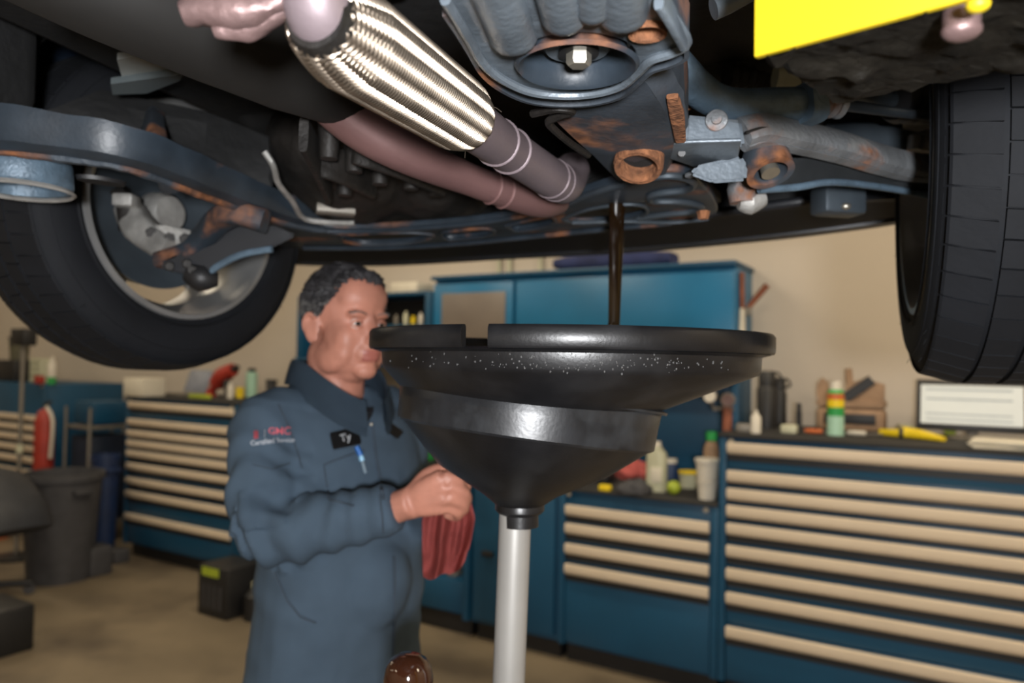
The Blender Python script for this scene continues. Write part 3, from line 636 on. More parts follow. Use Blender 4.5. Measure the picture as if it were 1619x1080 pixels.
for i, (px, py, sz, lb) in enumerate(((150, 908, (.16, .16, .20), 'dark box on the floor right of the grey bin'), (186, 889, (.12, .12, .10), 'low dark box below the navy bin'))):
    q = gp(px, py); bm = nb(); obox(bm, q+UPV*sz[2]/2, E1, E2, UPV, *sz, .01); one('floor_box', bm, GREYP, lb, 'box')
# floor boxes
q = gp(-8, 1026); t = thing('battery_case', q, 'black case with white print at the lower left edge', 'case')
q2 = q+UPV*.12; bm = nb(); obox(bm, q2+UPV*.0, E1, E2, UPV, .34, .22, .24, .012); link('case_body', bm, BLACK, t)
for k in range(4): bm = nb(); obox(bm, q2+E1*.13-E2*.1105+UPV*(.06-.04*k), E1, E2, UPV, .035, .002, .02); link('print_mark', bm, WHITE, t)
q = gp(363, 967); t = thing('oil_crate', q, 'black crate with lime green label behind the mechanic', 'crate')
CZ = .30
bm = nb(); obox(bm, q+UPV*CZ/2, E1, E2, UPV, .27, .26, CZ, .012); link('crate_body', bm, BLACK, t)
bm = nb(); obox(bm, q+UPV*(CZ-.035)-E2*.1315-E1*.02, E1, E2, UPV, .15, .003, .05); link('label_sticker', bm, LIME, t)
for k in range(4): bm = nb(); obox(bm, q+UPV*.12-E2*.131+E1*(-.08+.05*k), E1, E2, UPV, .02, .003, .14); link('rib', bm, GREYP, t)
q = gp(404, 978); bm = nb(); t = thing('floor_jug', q, 'black jug with a pale cap behind the mechanic\'s hip', 'jug')
can(bm, q, [(0, 0), (.07, 0), (.07, .14), (.03, .18), (0, .18)]); link('jug_body', bm, BLACK, t)
bm = nb(); can(bm, q+UPV*.1805, [(0, 0), (.026, 0), (.026, .035), (0, .035)]); link('cap', bm, OFFW, t)
# ============================================================ oil drain: two funnels on a post
FC = D(899, 540, 1.08)                       # rim centre (plan)
zt, zb_ = 1.592, 1.566                         # rim band
PC = D(811, 800, 1.05)                       # post
base = Vector((PC.x, PC.y, 0))
t = thing('oil_drain', base, 'black oil drain funnel on a silver post catching the oil', 'oil drain')
RR = .279
bm = nb()
# upper bowl: rings whose centres drift from the rim to the inlet (eccentric funnel)
N = 96
LCz = 1.470
inlet = D(838, 640, 1.06)
def ring(r, z, f):
    cx = FC.x*(1-f)+inlet.x*f; cy = FC.y*(1-f)+inlet.y*f
    return [Vector((cx+r*math.cos(2*math.pi*k/N), cy+r*math.sin(2*math.pi*k/N), z)) for k in range(N)]
gap = lambda p: False
outer = [(RR-.006, zb_-.001, 0), (RR-.017, zb_-.004, 0), (RR-.018, zb_-.022, 0), (RR-.022, zb_-.028, .0), (.165, 1.487, .78), (.10, 1.44, .95)]
inner = [(.094, 1.445, .95), (.160, 1.493, .78), (RR-.030, zb_-.024, 0), (RR-.028, zb_+.002, 0), (RR-.010, zb_+.002, 0)]
R_ = [[bm.verts.new(p) for p in ring(*q)] for q in outer+inner]
for A, Bq in zip(R_, R_[1:]+R_[:1]):
    for j in range(N): bm.faces.new((A[j], A[(j+1) % N], Bq[(j+1) % N], Bq[j]))
link('upper_bowl', bm, FUN, t)
# rim wall with a notch at px 730..770
def ang(px, y_=525):
    q = ray(px, y_); 
    # near intersection with circle
    a = q.x*q.x+q.y*q.y; b_ = -2*(q.x*FC.x+q.y*FC.y); c_ = FC.x**2+FC.y**2-RR*RR
    tt = (-b_-math.sqrt(b_*b_-4*a*c_))/(2*a); return math.atan2(q.y*tt-FC.y, q.x*tt-FC.x)
a0, a1 = ang(771), ang(729)+2*math.pi
bm = nb(); prof = [(RR-.002, zb_), (RR, zb_+.003), (RR, zt-.004), (RR-.003, zt), (RR-.008, zt), (RR-.010, zt-.003), (RR-.010, zb_)]
M = Matrix.Translation(Vector((FC.x, FC.y, 0)))
lathe(bm, prof, 120, M, close=True, a0=a0, a1=a1)
for a in (a0, a1):
    vs2 = [v for v in bm.verts if abs(math.atan2(v.co.y-FC.y, v.co.x-FC.x)-math.atan2(math.sin(a), math.cos(a))) < 1e-4]
    vs2.sort(key=lambda v: math.atan2(v.co.z-(zt+zb_)/2, (v.co.xy-FC.xy).length-(RR-.005)))
    if len(vs2) >= 3: bm.faces.new(vs2)
link('rim', bm, FUN, t)
bm = nb()
for k in range(190):                                  # oil droplets clinging below the rim
    a = RND.gauss(-math.pi/2-.05, .45); z = zb_-RND.uniform(.004, .022)-(.02*RND.random() if RND.random() < .25 else 0); rr = RR-.0176 if z > zb_-.022 else RR-.020-(zb_-.026-z)*2.4
    q = RND.uniform(.0004, .0011); ell(bm, (FC.x+rr*math.cos(a), FC.y+rr*math.sin(a), z), (q, q, q*1.3), None, 6, 5)
link('oil_droplets', bm, mat('droplet_glint', (.10, .10, .10), .06), t, kind='stuff')  # grey base colour carries the bright highlights of the specks
# lower funnel, tilted down to the right
tl = D(627, 596, 1.06); tr = D(1050, 654, 1.06)
xax = (tr-tl).normalized(); cc = (tl+tr)/2
yax = Vector((0, 1, -.05)); zax = xax.cross(yax).normalized()
Ml = axisM(cc, zax, xax); r1 = (tr-tl).length/2*.985
nk = D(822, 797, 1.05); nl = Ml.inverted() @ nk
bm = nb()
lathe(bm, [(r1-.004, -.003), (r1+.003, -.003), (r1+.004, 0), (r1, .002), (r1-.005, .002), (r1-.008, -.052), (r1-.0125, -.055), (r1-.0105, -.003)], 96, Ml, close=True)
lathe(bm, [(r1-.006, .001), (r1-.004, -.003), (r1-.010, -.053), (r1-.014, -.05)], 96, Ml, close=True)
link('lower_band', bm, FUNB, t)
bm = nb(); R_ = []
for f, r in ((0, r1-.012), (.5, (r1-.012)*.62+.017*.38*1.6), (.86, .052), (1.0, .034)):
    R_.append([]); 
    for k in range(N):
        a = 2*math.pi*k/N; p = Ml @ Vector((r*math.cos(a), r*math.sin(a), -.053))
        c = (Ml @ Vector((0, 0, -.053))); q = nk+Vector((r*math.cos(a), r*math.sin(a), 0))
        ctr = c.lerp(nk, f); off = (p-c).lerp(q-nk, f); R_[-1].append(ctr+off)
loft(bm, R_, cap=False); link('lower_cone', bm, FUN, t)
bm = nb(); Mn = Matrix.Translation(nk); lathe(bm, [(.030, .01), (.034, 0), (.034, -.008), (.030, -.012), (.026, -.014), (.026, -.03), (.0, -.03)], 40, Mn); link('collar', bm, FUN, t)
pb = Vector((base.x, base.y, .62))
bm = nb(); tube(bm, [nk+Vector((-.006, 0, -.012)), Vector((base.x-.004, base.y, 1.0)), pb], .0222, 40); link('post', bm, POST, t)
bm = nb(); lathe(bm, [(0, .02), (.22, .02), (.24, .05), (.24, .55), (.20, .60), (.05, .62), (0, .62)], 48, Matrix.Translation(base)); link('tank', bm, mat('tank_blue', (.02, .03, .05), .4), t)
for k in range(4):
    a = math.pi/4+math.pi/2*k; bm = nb(); lathe(bm, [(0, -.015), (.03, -.015), (.03, .015), (0, .015)], 16, axisM(base+Vector((.19*math.cos(a), .19*math.sin(a), .03)), (math.sin(a), -math.cos(a), 0))); link('caster', bm, BLACK, t)
# sight bowl in front
sb = D(646, 1048, 1.04)
bm = nb(); prof = [(0, .012), (.014, .011), (.025, .004), (.031, -.006), (.034, -.02), (.0345, -.03), (.033, -.034), (.035, -.037), (.035, -.20), (.03, -.21), (0, -.21)]
lathe(bm, prof, 40, Matrix.Translation(sb)); sbw = link('sight_bowl', bm, BOWL, t, label='glossy dark brown sight bowl')
bm = nb(); tube(bm, [sb+UPV*-.21, Vector((sb.x, sb.y, .60)), Vector((sb.x+.02, sb.y, .57))], .012, 12); link('bowl_stem', bm, BLACK, sbw)
# ============================================================ the falling oil
top = H(976, 322, .262); bot = Vector((D(969, 520, top.y+.0).x, top.y, 1.50))
bm = nb(); P = [top+UPV*.02, top, top.lerp(bot, .35), top.lerp(bot, .7), D(967, 512, top.y), bot]
P = spline(P, 5); n = len(P)
sc_ = [(.0155*(1-.62*min(1, i/(n-1)*1.15)), .006*(1-.3*i/(n-1))) for i in range(n)]
sweep(bm, P, circ(1, 20), up=(0, -1, .001), scale=sc_)
link('oil_stream', bm, OIL, None, label='dark brown stream of engine oil falling into the funnel', cat='oil')
# ============================================================ the raised car, seen from below
CB = math.radians(71)
CA = Vector((math.sin(CB), -math.cos(CB), 0)); CFW = Vector((math.cos(CB), math.sin(CB), 0))
MID = Vector((-.012, 1.405, 0))
def K(u, v, h): return MID + CA*u + CFW*v + Vector((0, 0, CAMZ+h))
def kbox(bm, u0, u1, v0, v1, h0, h1, bev=.02, seg=3): return obox(bm, K((u0+u1)/2, (v0+v1)/2, (h0+h1)/2), CA, CFW, UPV, abs(u1-u0), abs(v1-v0), abs(h1-h0), bev, seg)
car = thing('car', K(0, -1.2, -.03), 'car raised overhead on the lift, seen from below', 'car')
def part(name, bm, m_, parent=None, **k): return link(name, bm, m_, parent or car, **k)
# --- body shell
bm = nb(); kbox(bm, -.56, .56, -3.3, .75, .46, .62, .03); part('floor_pan', bm, UNDER)
for k_, u in enumerate((-.28, .0, .26)):
    bm = nb(); kbox(bm, u-.05, u+.05, -3.2, -.5, .44, .47, .015); part('floor_rib', bm, UNDER)
bm = nb(); kbox(bm, -.90, .90, -3.7, .55, .70, 1.25, .12, 4); part('body_shell', bm, mat('car_paint', (.012, .018, .03), .25, coat=.5))
for s in (-1, 1):
    bm = nb(); kbox(bm, s*.62, s*.95, -2.6, -.44, .36, .85, .04); part('sill', bm, UNDER)  # sill stretched forward and outward to shut out lamp light
    bm = nb(); kbox(bm, s*.54, s*.60, -.55, .62, .52, .75, .01); part('inner_fender', bm, UNDER)
    bm = nb(); kbox(bm, s*.60, s*.97, -.95, -.28, .665, .95, .01); part('wheel_house_light_block', bm, UNDER)  # added panel, closes a gap where a ceiling lamp shone through
    bm = nb(); kbox(bm, s*.90, s*.98, -.6, .62, .54, 1.1, .01); part('fender_light_block', bm, mat('car_paint', (.012, .018, .03)))  # outer panel added and lowered to stop a lamp light leak
# bumper lip: swept section, bottom edge placed on the photo's lip line
lip = [H(330, 405, .31), H(452, 417, .30), H(600, 419, .29), H(800, 408, .285), H(1000, 397, .285), H(1200, 379, .29), H(1330, 364, .30), H(1432, 350, .315), H(1500, 335, .34)]
bm = nb(); P = spline(lip, 6)
prof = [(-.02, 0), (.03, 0), (.05, .03), (.06, .12), (.04, .42), (-.03, .42), (-.03, .05)]
sweep(bm, P, [(-a, b) for a, b in prof], up=(0, 0, 1)); part('bumper', bm, TRAY)
# undertray between bumper and subframe
bm = nb(); L = len(P); rows = []
back = spline([H(300, 372, .36), H(430, 372, .33), H(600, 388, .31), H(800, 372, .30), H(1000, 355, .30), H(1150, 338, .31), H(1300, 318, .32), H(1420, 312, .345), H(1490, 300, .37)], 6)
for f in (0, .3, .6, 1): rows.append([bm.verts.new(back[i].lerp(P[i]+UPV*.006, f)+UPV*(.012*math.sin(f*math.pi*3))) for i in range(L)])
for A, Bq in zip(rows, rows[1:]):
    for j in range(L-1): bm.faces.new((A[j], A[j+1], Bq[j+1], Bq[j]))
r = bmesh.ops.solidify(bm, geom=bm.faces[:], thickness=.006); part('undertray', bm, TRAY)
bm = nb(); tube(bm, [q+UPV*.004 for q in back], .010, 10); part('tray_bead', bm, TRAY)
# --- wheels
def wheel(face, beta, inboard_sign, h0, lab):
    """face = plan point of the inboard sidewall centre; axle x: inboard"""
    n_ = Vector((math.sin(beta), -math.cos(beta), 0))*inboard_sign
    c = face - n_*.10; c.z = CAMZ+h0; M = axisM(c, n_, UPV)          # local z = inboard
    R, ri, w = .335, .222, .108
    bm = nb()
    prof = [(ri-.004, w-.012), (ri+.004, w-.004), (ri+.012, w+.001), (ri+.035, w+.006), (ri+.065, w+.006), (R-.032, w-.002), (R-.018, w-.010), (R-.011, w-.022),
            (R-.008, w-.04), (R-.008, -w+.04), (R-.011, -w+.022), (R-.018, -w+.010), (R-.032, -w+.002), (ri+.065, -w-.006), (ri+.02, -w-.004), (ri-.004, -w+.012), (ri-.004, -w+.04), (ri-.004, w-.04)]
    lathe(bm, prof, 120, M, close=True); ti = part('tire', bm, TIRE, label=lab)
    # sidewall ring beads
    for rr in (ri+.018, R-.045):
        bm = nb(); lathe(bm, [(rr-.0025, w+.0055 if rr < .28 else w+.0025), (rr, w+.009 if rr < .28 else w+.0055), (rr+.0025, w+.0055 if rr < .28 else w+.0015)], 120, M); part('sidewall_bead', bm, TIRE, ti)
    # tread blocks with real grooves
    bm = nb(); ribs = [(-w+.004, -.050, 54, .5), (-.043, -.004, 54, 0), (.004, .043, 54, .3), (.050, w-.004, 54, 0)]
    for z0, z1, nb_, ph in ribs:
        for k in range(nb_):
            skew = .012 if abs(z0+z1) < .15 else .02
            a0 = 2*math.pi*(k+ph)/nb_; a1 = a0+2*math.pi/nb_*.93; q = []
            for zz, sg in ((z0, 0), (z1, 1)):
                edge = abs(zz) > w-.01
                for rr in (R-.016, R-.013 if edge else R):
                    z_ = zz if not (edge and rr > R-.014) else zz*.97
                    for a in (a0, a1): q.append(bm.verts.new(M @ Vector((rr*math.cos(a+sg*skew*(1 if z0 >= -.02 else -1)), rr*math.sin(a+sg*skew*(1 if z0 >= -.02 else -1)), z_))))
            for f in ((0, 1, 3, 2), (4, 6, 7, 5), (2, 3, 7, 6), (0, 4, 5, 1), (0, 2, 6, 4), (1, 5, 7, 3)): bm.faces.new([q[i] for i in f])
            if abs(z0) > w-.01 or abs(z1) > w-.01:      # lug running down the shoulder
                s_ = 1 if z1 > 0 else -1; p = []
                for rr, zz in ((R-.013, s_*(w-.022)), (R-.034, s_*(w-.0005)), (R-.036, s_*(w-.006)), (R-.02, s_*(w-.026))):
                    for a in (a0+.01, a1-.01): p.append(bm.verts.new(M @ Vector((rr*math.cos(a), rr*math.sin(a), zz))))
                for f in ((0, 1, 3, 2), (2, 3, 5, 4), (4, 5, 7, 6), (6, 7, 1, 0), (0, 2, 4, 6), (1, 7, 5, 3)): bm.faces.new([p[i] for i in f])
    part('tread', bm, TIRE, ti, smooth=False)
    # rubber hairs
    bm = nb()
    for k in range(46):
        a = RND.uniform(0, 6.28); rr = RND.uniform(R-.06, R-.02); z_ = (w+.002)*RND.choice((1, 1, -1)); q = Vector((rr*math.cos(a), rr*math.sin(a), z_))
        e = Vector((.006*math.cos(a)+RND.uniform(-.002, .002), .006*math.sin(a), .004*(1 if z_ > 0 else -1))); tube(bm, [M @ q, M @ (q+e)], [.0006, .0003], 4)
    part('rubber_hair', bm, TIRE, ti, kind='stuff')
    # rim barrel
    bm = nb(); lathe(bm, [(ri+.006, w-.004), (ri+.004, w+.003), (ri-.006, w+.003), (ri-.010, w-.006), (ri-.012, w-.03), (ri-.026, w-.05), (ri-.026, -w+.05), (ri-.012, -w+.03), (ri-.006, -w), (ri+.005, -w), (ri-.003, -w+.012), (ri-.0045, -w+.03), (ri-.018, -w+.05), (ri-.018, w-.05), (ri-.005, w-.03), (ri-.004, w-.010)], 96, M, close=True)
    rim = part('rim', bm, RIM)
    for k in range(5):
        a = 2*math.pi*k/5+.31; u_ = Vector((math.cos(a), math.sin(a), 0))
        bm = nb(); beam(bm, [M @ (u_*.03+Vector((0, 0, -.055))), M @ (u_*.10+Vector((0, 0, -.062))), M @ (u_*(ri-.020)+Vector((0, 0, -.082)))], [.052, .046, .060], [.03, .026, .022], up=n_, sm=4); part('spoke', bm, RIM, rim)
    bm = nb(); lathe(bm, [(0, -.075), (.075, -.075), (.078, -.05), (.07, -.04), (0, -.04)], 32, M); part('hub', bm, RIM, rim)
    # brake disc, shield
    bm = nb(); lathe(bm, [(.05, -.035), (.150, -.035), (.150, -.012), (.05, -.012)], 64, M, close=True); part('brake_disc', bm, GREYM)
    bm = nb(); lathe(bm, [(.04, -.004), (.145, .0), (.158, .010), (.160, .016), (.156, .016), (.142, .006), (.04, .002)], 64, M, close=True); sh = part('brake_shield', bm, ROTOR)
    bm = nb(); lathe(bm, [(.0, .05), (.035, .05), (.045, .035), (.048, 0), (0, 0)], 32, M); part('hub_carrier', bm, ALU)
    return M, n_
fL = Vector((-.685, 1.58, 0)); fR = Vector((.655, 1.215, 0))
ML, nL = wheel(fL, math.radians(61), 1, .305, 'front tyre at left with its inner sidewall facing us')
MR, nR = wheel(fR, math.radians(68), -1, .315, 'front tyre at right seen from its tread')
# --- left corner: knuckle, caliper bracket, control arm
dk = 1.50
bm = nb(); beam(bm, [D(205, 330, 1.52), D(222, 362, 1.50), D(270, 400, 1.47)], [.05, .06, .045], .05, up=(0, -1, 0), sm=3); part('knuckle_arm', bm, ALU)
bm = nb(); plate_pts = [(212, 352), (262, 356), (308, 366), (306, 388), (276, 404), (250, 402), (228, 384)]
def pface(bm, pts, d, th, bev=.004):
    """a panel facing the lens, outlined in pixels, th thick away from it"""
    loft(bm, [[D(x, y, dd) for x, y in pts] for dd in (d, d+th)])
    if bev: bmesh.ops.bevel(bm, geom=bm.edges[:], offset=bev, segments=2, affect='EDGES')
    return bm
pface(bm, plate_pts, 1.47, .05, .008); kn = part('steering_knuckle', bm, ALU)
for x, y in ((268, 377), (240, 368), (293, 378)):
    bm = nb(); lathe(bm, [(0, .012), (.010, .012), (.012, 0), (0, 0)], 6, axisM(D(x, y, 1.468), CAM-D(x, y, 1.468))); part('bolt', bm, CAST, kn)
bm = nb(); beam(bm, [D(188, 300, 1.5), D(198, 322, 1.5), D(203, 365, 1.5)], .03, .03, up=(0, -1, 0), sm=3); part('brake_hose_bracket', bm, CAST)
bm = nb(); box(bm, D(200, 318, 1.48), (.04, .04, .025), .005); part('hose_fitting', bm, ALU)
# control arm: rear leg and main blade, black with a worn edge
bm = nb(); beam(bm, [D(252, 412, 1.44), D(300, 398, 1.42), D(322, 376, 1.40), D(345, 350, 1.36), D(372, 338, 1.33), D(420, 350, 1.33)], [.035, .04, .04, .045, .05, .05], [.03, .035, .035, .035, .04, .04], sm=5); ca = part('control_arm', bm, FRAME)
bm = nb(); pface(bm, [(250, 415), (290, 404), (330, 372), (362, 350), (430, 356), (470, 372), (430, 392), (380, 402), (350, 416), (322, 436), (296, 434), (262, 428)], 1.40, .03, .006); part('arm_blade', bm, TRAY, ca)
bm = nb(); beam(bm, [D(318, 440, 1.41), D(350, 418, 1.40), D(385, 402, 1.39), D(430, 394, 1.38)], .01, .012, sm=4); part('blade_lip', bm, BAR, ca)
for x, y in ((268, 421), (296, 417), (304, 427)): bm = nb(); lathe(bm, [(0, .012), (.008, .011), (.010, 0), (0, 0)], 6, axisM(D(x, y, 1.398), CAM-D(x, y, 1.398))); part('bolt', bm, CAST, ca)
bm = nb(); tube(bm, [D(300, 430, 1.41), D(320, 440, 1.41), D(345, 442, 1.42)], [.02, .026, .012], 12, 3); part('ball_joint', bm, BLACK, ca)
# --- subframe left leg with rust ridge
pth = [H(-40, 236, .285), H(30, 240, .28), H(110, 250, .275), H(190, 262, .27), H(270, 288, .265), H(350, 318, .262), H(430, 345, .26), H(500, 362, .26), H(560, 368, .26)]
bm = nb(); P = spline(pth, 6); n = len(P)
sec = [(-.05, .055), (-.042, .02), (-.035, .004), (-.012, -.002), (.012, .0), (.030, .008), (.038, .03), (.04, .055)]
sweep(bm, P, sec, up=(0, 0, 1), scale=[(1.05-.35*i/n, 1-.25*i/n) for i in range(n)]); jitter(bm, .0025, 20)
sl = part('subframe_leg', bm, FRAME)
bm = nb(); tube(bm, [q+UPV*-.001+(-CFW)*.0+CA*.02*0 for q in P], [.006, .0075, .007, .008, .006], 8); jitter(bm, .002, 60); part('weld_ridge', bm, RIDGE, sl)
bm = nb(); tube(bm, [q+CFW*.036*(1.0-.3*i/n)+UPV*.004 for i, q in enumerate(P)], [.005, .006, .006, .007, .005], 8); jitter(bm, .0015, 60); part('flange_edge', bm, RIDGE, sl)
# slot on the leg underside
o = H(160, 287, .268); bm = nb(); lathe(bm, [(0, -.002), (.034, -.002), (.036, .004), (0, .004)], 28, axisM(o, UPV) @ Matrix.Scale(.55, 4, Vector((0, 1, 0)))); part('slot', bm, BLACK, sl)
# oval bushing housing at the left edge
o = H(32, 292, .25)
bm = nb(); Mo = axisM(o, UPV, CA)
lathe(bm, [(.060, -.006), (.066, -.006), (.070, .0), (.068, .03), (.062, .05), (.056, .05), (.058, .0)], 48, Mo, close=True); bh = part('bushing_housing', bm, BAR)
bm = nb(); lathe(bm, [(.0, .02), (.058, .02), (.056, .04), (0, .04)], 40, Mo); part('bushing_rubber', bm, UNDER, bh)
bm = nb(); lathe(bm, [(.066, -.009), (.0695, -.012), (.073, -.009), (.0695, -.005)], 48, Mo, close=True); part('rolled_edge', bm, ALU, bh)
# strut up the leg, brackets
bm = nb(); beam(bm, [H(268, 292, .275), H(256, 262, .29), H(244, 225, .34), H(240, 190, .42)], [.03, .024, .04, .05], [.03, .025, .03, .03], up=CFW, sm=4); part('rust_gusset', bm, FRAMER)
bm = nb(); pl = [H(60, 200, .36), H(230, 240, .34), H(330, 280, .32), H(430, 300, .31), H(440, 240, .38), H(330, 195, .42), H(160, 160, .44)]
loft(bm, [pl, [q+UPV*.02 for q in pl]]); part('apron_panel', bm, UNDER)
# thin brake line
bm = nb(); tube(bm, [H(418, 240, .34), H(432, 262, .32), H(440, 290, .30), H(462, 318, .285), H(480, 345, .27), H(520, 352, .265), H(560, 353, .265)], .0052, 8, 5); part('brake_line', bm, ALU)
# --- cast gearbox lump behind
bm = nb(); ell(bm, H(560, 250, .40), (.16, .22, .13), None, 32, 20); ell(bm, H(690, 280, .37), (.12, .16, .10)); ell(bm, H(500, 215, .44), (.1, .1, .1)); box(bm, H(610, 300, .36), (.2, .1, .08), .02, .3)
bm = remesh(bm, .011, 3); jitter(bm, .008, 25); gb = part('gearbox', bm, CAST)
for k, (x, y) in enumerate(((520, 240), (560, 262), (600, 282), (650, 290), (690, 300), (545, 300))):
    q = H(x, y, .285); bm = nb(); lathe(bm, [(0, -.01), (.012, -.01), (.016, .04), (0, .04)], 10, axisM(q, UPV)); part('casing_bolt', bm, CAST, gb)
for x0, y0, x1, y1 in ((500, 250, 590, 290), (560, 230, 700, 285), (480, 210, 520, 300)):
    bm = nb(); beam(bm, spline([H(x0, y0, .29), H((x0+x1)/2, (y0+y1)/2-4, .285), H(x1, y1, .29)], 4), .012, .05); part('casing_rib', bm, CAST, gb)
bm = nb(); beam(bm, [H(500, 329, .28), H(560, 334, .28)], .03, .02); part('grey_clip', bm, GREYM, gb)
# big dark longitudinal tube crossing upper left
bm = nb(); tube(bm, [H(40, -110, .38), H(180, -35, .36), H(335, 40, .35), H(450, 98, .34), H(545, 150, .335)], [.065, .062, .06, .055, .04], 20, 4); part('frame_rail', bm, mat('rail_brown', (.007, .006, .005), .7, var=.3))
# pale plates standing in for light seen through the wheel well opening
bm = nb(); q = [H(185, 95, .43), H(228, 84, .43), H(292, 114, .43), H(262, 124, .43), H(195, 130, .43)]
loft(bm, [q, [p+UPV*.01 for p in q]]); part('gap_light_plate', bm, GAPLIGHT)
bm = nb(); q = [H(175, 133, .42), H(290, 117, .42), H(284, 128, .42), H(232, 148, .42), H(178, 150, .42)]
loft(bm, [q, [p+UPV*.01 for p in q]]); part('gap_light_plate', bm, mat('gap_light_dull', (.10, .12, .125), .5), label='darker lower plate standing in for light through a gap')
bm = nb(); beam(bm, [H(0, 195, .36), H(40, 203, .35), H(75, 210, .345)], .03, .02); part('amber_bracket', bm, CAST)
# --- exhaust
e0, e1 = D(512, 34, .50), D(735, 188, .765); ex = (e1-e0).normalized()
bm = nb(); R1 = .0355
prof = [(.024, -.012), (.028, -.004), (.0335, .02), (R1-.002, .035), (R1-.002, (e1-e0).length-.028), (.033, (e1-e0).length-.012), (.026, (e1-e0).length+.004), (.0, (e1-e0).length+.004)]
Mx = axisM(e0, ex, UPV); LE = (e1-e0).length
prof = [(0, -.012)]+[(max(0, r_-.003), z_) for r_, z_ in prof]; lathe(bm, prof, 40, Mx); fx = part('flex_pipe', bm, CAST)
# braid: two families of helical bundles, five wires each, woven two over two
bm = nb(); NB, TURN, WIR = 12, 5.6, 1
def rad(z):
    if z < .035: return .0235+(R1-.0235)*min(1, max(0, (z+.006)/.041))**.6
    if z > LE-.028: return .028+(R1-.028)*max(0, min(1, (LE+.004-z)/.032))**.5
    return R1
steps = 830
for fam in (1, -1):
    for b in range(NB):
        for w_ in range(WIR):
            ring_prev = None
            for i in range(steps+1):
                z = -.006+(LE+.008)*i/steps
                a = fam*(2*math.pi*TURN*i/steps)+2*math.pi*(b+(w_-(WIR-1)/2)*.30)/NB
                ph = NB*(a/(math.pi))*.5+fam*0
                over = fam*math.cos(NB*(a-2*math.pi*(w_-(WIR-1)/2)*.30/NB))
                r = rad(z)+.0012*math.tanh(1.6*over)
                dz = .00115
                p = [Vector((r_*math.cos(a), r_*math.sin(a), z+o_)) for r_, o_ in ((r-.0014, -dz), (r+.0002, -dz*.45), (r+.0002, dz*.45), (r-.0014, dz))]
                cur = [bm.verts.new(Mx @ q) for q in p]
                if ring_prev:
                    bm.faces.new((ring_prev[0], ring_prev[1], cur[1], cur[0])); bm.faces.new((ring_prev[1], ring_prev[2], cur[2], cur[1])); bm.faces.new((ring_prev[2], ring_prev[3], cur[3], cur[2]))
                ring_prev = cur
part('steel_braid', bm, BRAID, fx, kind='stuff', label='woven bright steel braid')
bm = nb()
for k in range(16):
    a = RND.uniform(0, 6.28); q = Mx @ Vector((.031*math.cos(a), .031*math.sin(a), LE-.004)); e = (ex*RND.uniform(.004, .014)+Vector((RND.uniform(-1, 1), RND.uniform(-1, 1), RND.uniform(-1.6, .2)))*.007); tube(bm, [q, q+e*.5+UPV*.001, q+e], .0005, 4)
part('loose_wire', bm, BRAID, fx, kind='stuff')
bm = nb(); bmd = (UPV*.55-ex*.6-CA*.55).normalized()
tube(bm, [e0+ex*.012, e0-ex*.004+UPV*.004, e0-ex*.012+UPV*.02, e0-ex*.016+UPV*.05, e0-ex*.02+UPV*.10], [.023, .0225, .0215, .021, .021], 28, 4); part('end_collar', bm, PIPE)
# crumpled heat foil left of the collar: folds running along the pipe
for (pts, rr_, seed) in (([(292, 26), (330, 14), (372, 20), (415, 12), (462, -14)], [.008, .012, .013, .012, .010], 1), ([(345, 50), (382, 44), (420, 28), (452, 2)], [.005, .009, .009, .008], 4), ([(300, -2), (350, -8), (400, 0), (450, -26)], [.010, .014, .014, .013], 8), ([(318, 30), (350, 28), (390, 30), (420, 16)], [.004, .007, .007, .004], 6)):
    bm = nb(); tube(bm, [D(x, y, .50+.004*seed*.3) for x, y in pts], rr_, 16, 8); jitter(bm, .0035, 38, seed); jitter(bm, .0012, 110, seed); part('heat_foil', bm, FOIL)
# outlet pipe
p0 = e1+ex*-.004; op = [p0, D(790, 228, .86), D(835, 258, .95), D(880, 287, 1.04), D(895, 290, 1.09), D(905, 268, 1.15)]
bm = nb(); tube(bm, op, [.027, .0255, .0255, .0265, .0265, .0265], 28, 6); o1 = part('exhaust_pipe', bm, PIPE)
def band(path, f, r, w_, m_, par):
    P = spline(path, 12); i = int(f*(len(P)-1)); tdir = (P[min(i+1, len(P)-1)]-P[i-1]).normalized()
    bm = nb(); lathe(bm, [(r-.003, -w_), (r, -w_*.6), (r+.0012, 0), (r, w_*.6), (r-.003, w_)], 32, axisM(P[i], tdir)); part('pipe_bead', bm, m_, par)
for f in (.19, .27, .56, .60): band(op, f, .0266, .0022, PIPE, o1)
q = D(868, 272, 1.0); bm = nb(); box(bm, q, (.012, .014, .008), .002); part('weld_tab', bm, PIPE, o1)
op2 = [D(440, 60, .95), D(505, 140, .95), D(570, 200, .97), D(645, 243, 1.0), D(740, 283, 1.07), D(845, 320, 1.16), D(880, 318, 1.22)]
bm = nb(); tube(bm, op2, [.030, .032, .030, .027, .0225, .022, .022], 24, 6); o2 = part('exhaust_pipe', bm, PIPER, label='lower reddish exhaust pipe')
for f in (.73, .755): band(op2, f, .0236, .0022, PIPER, o2)
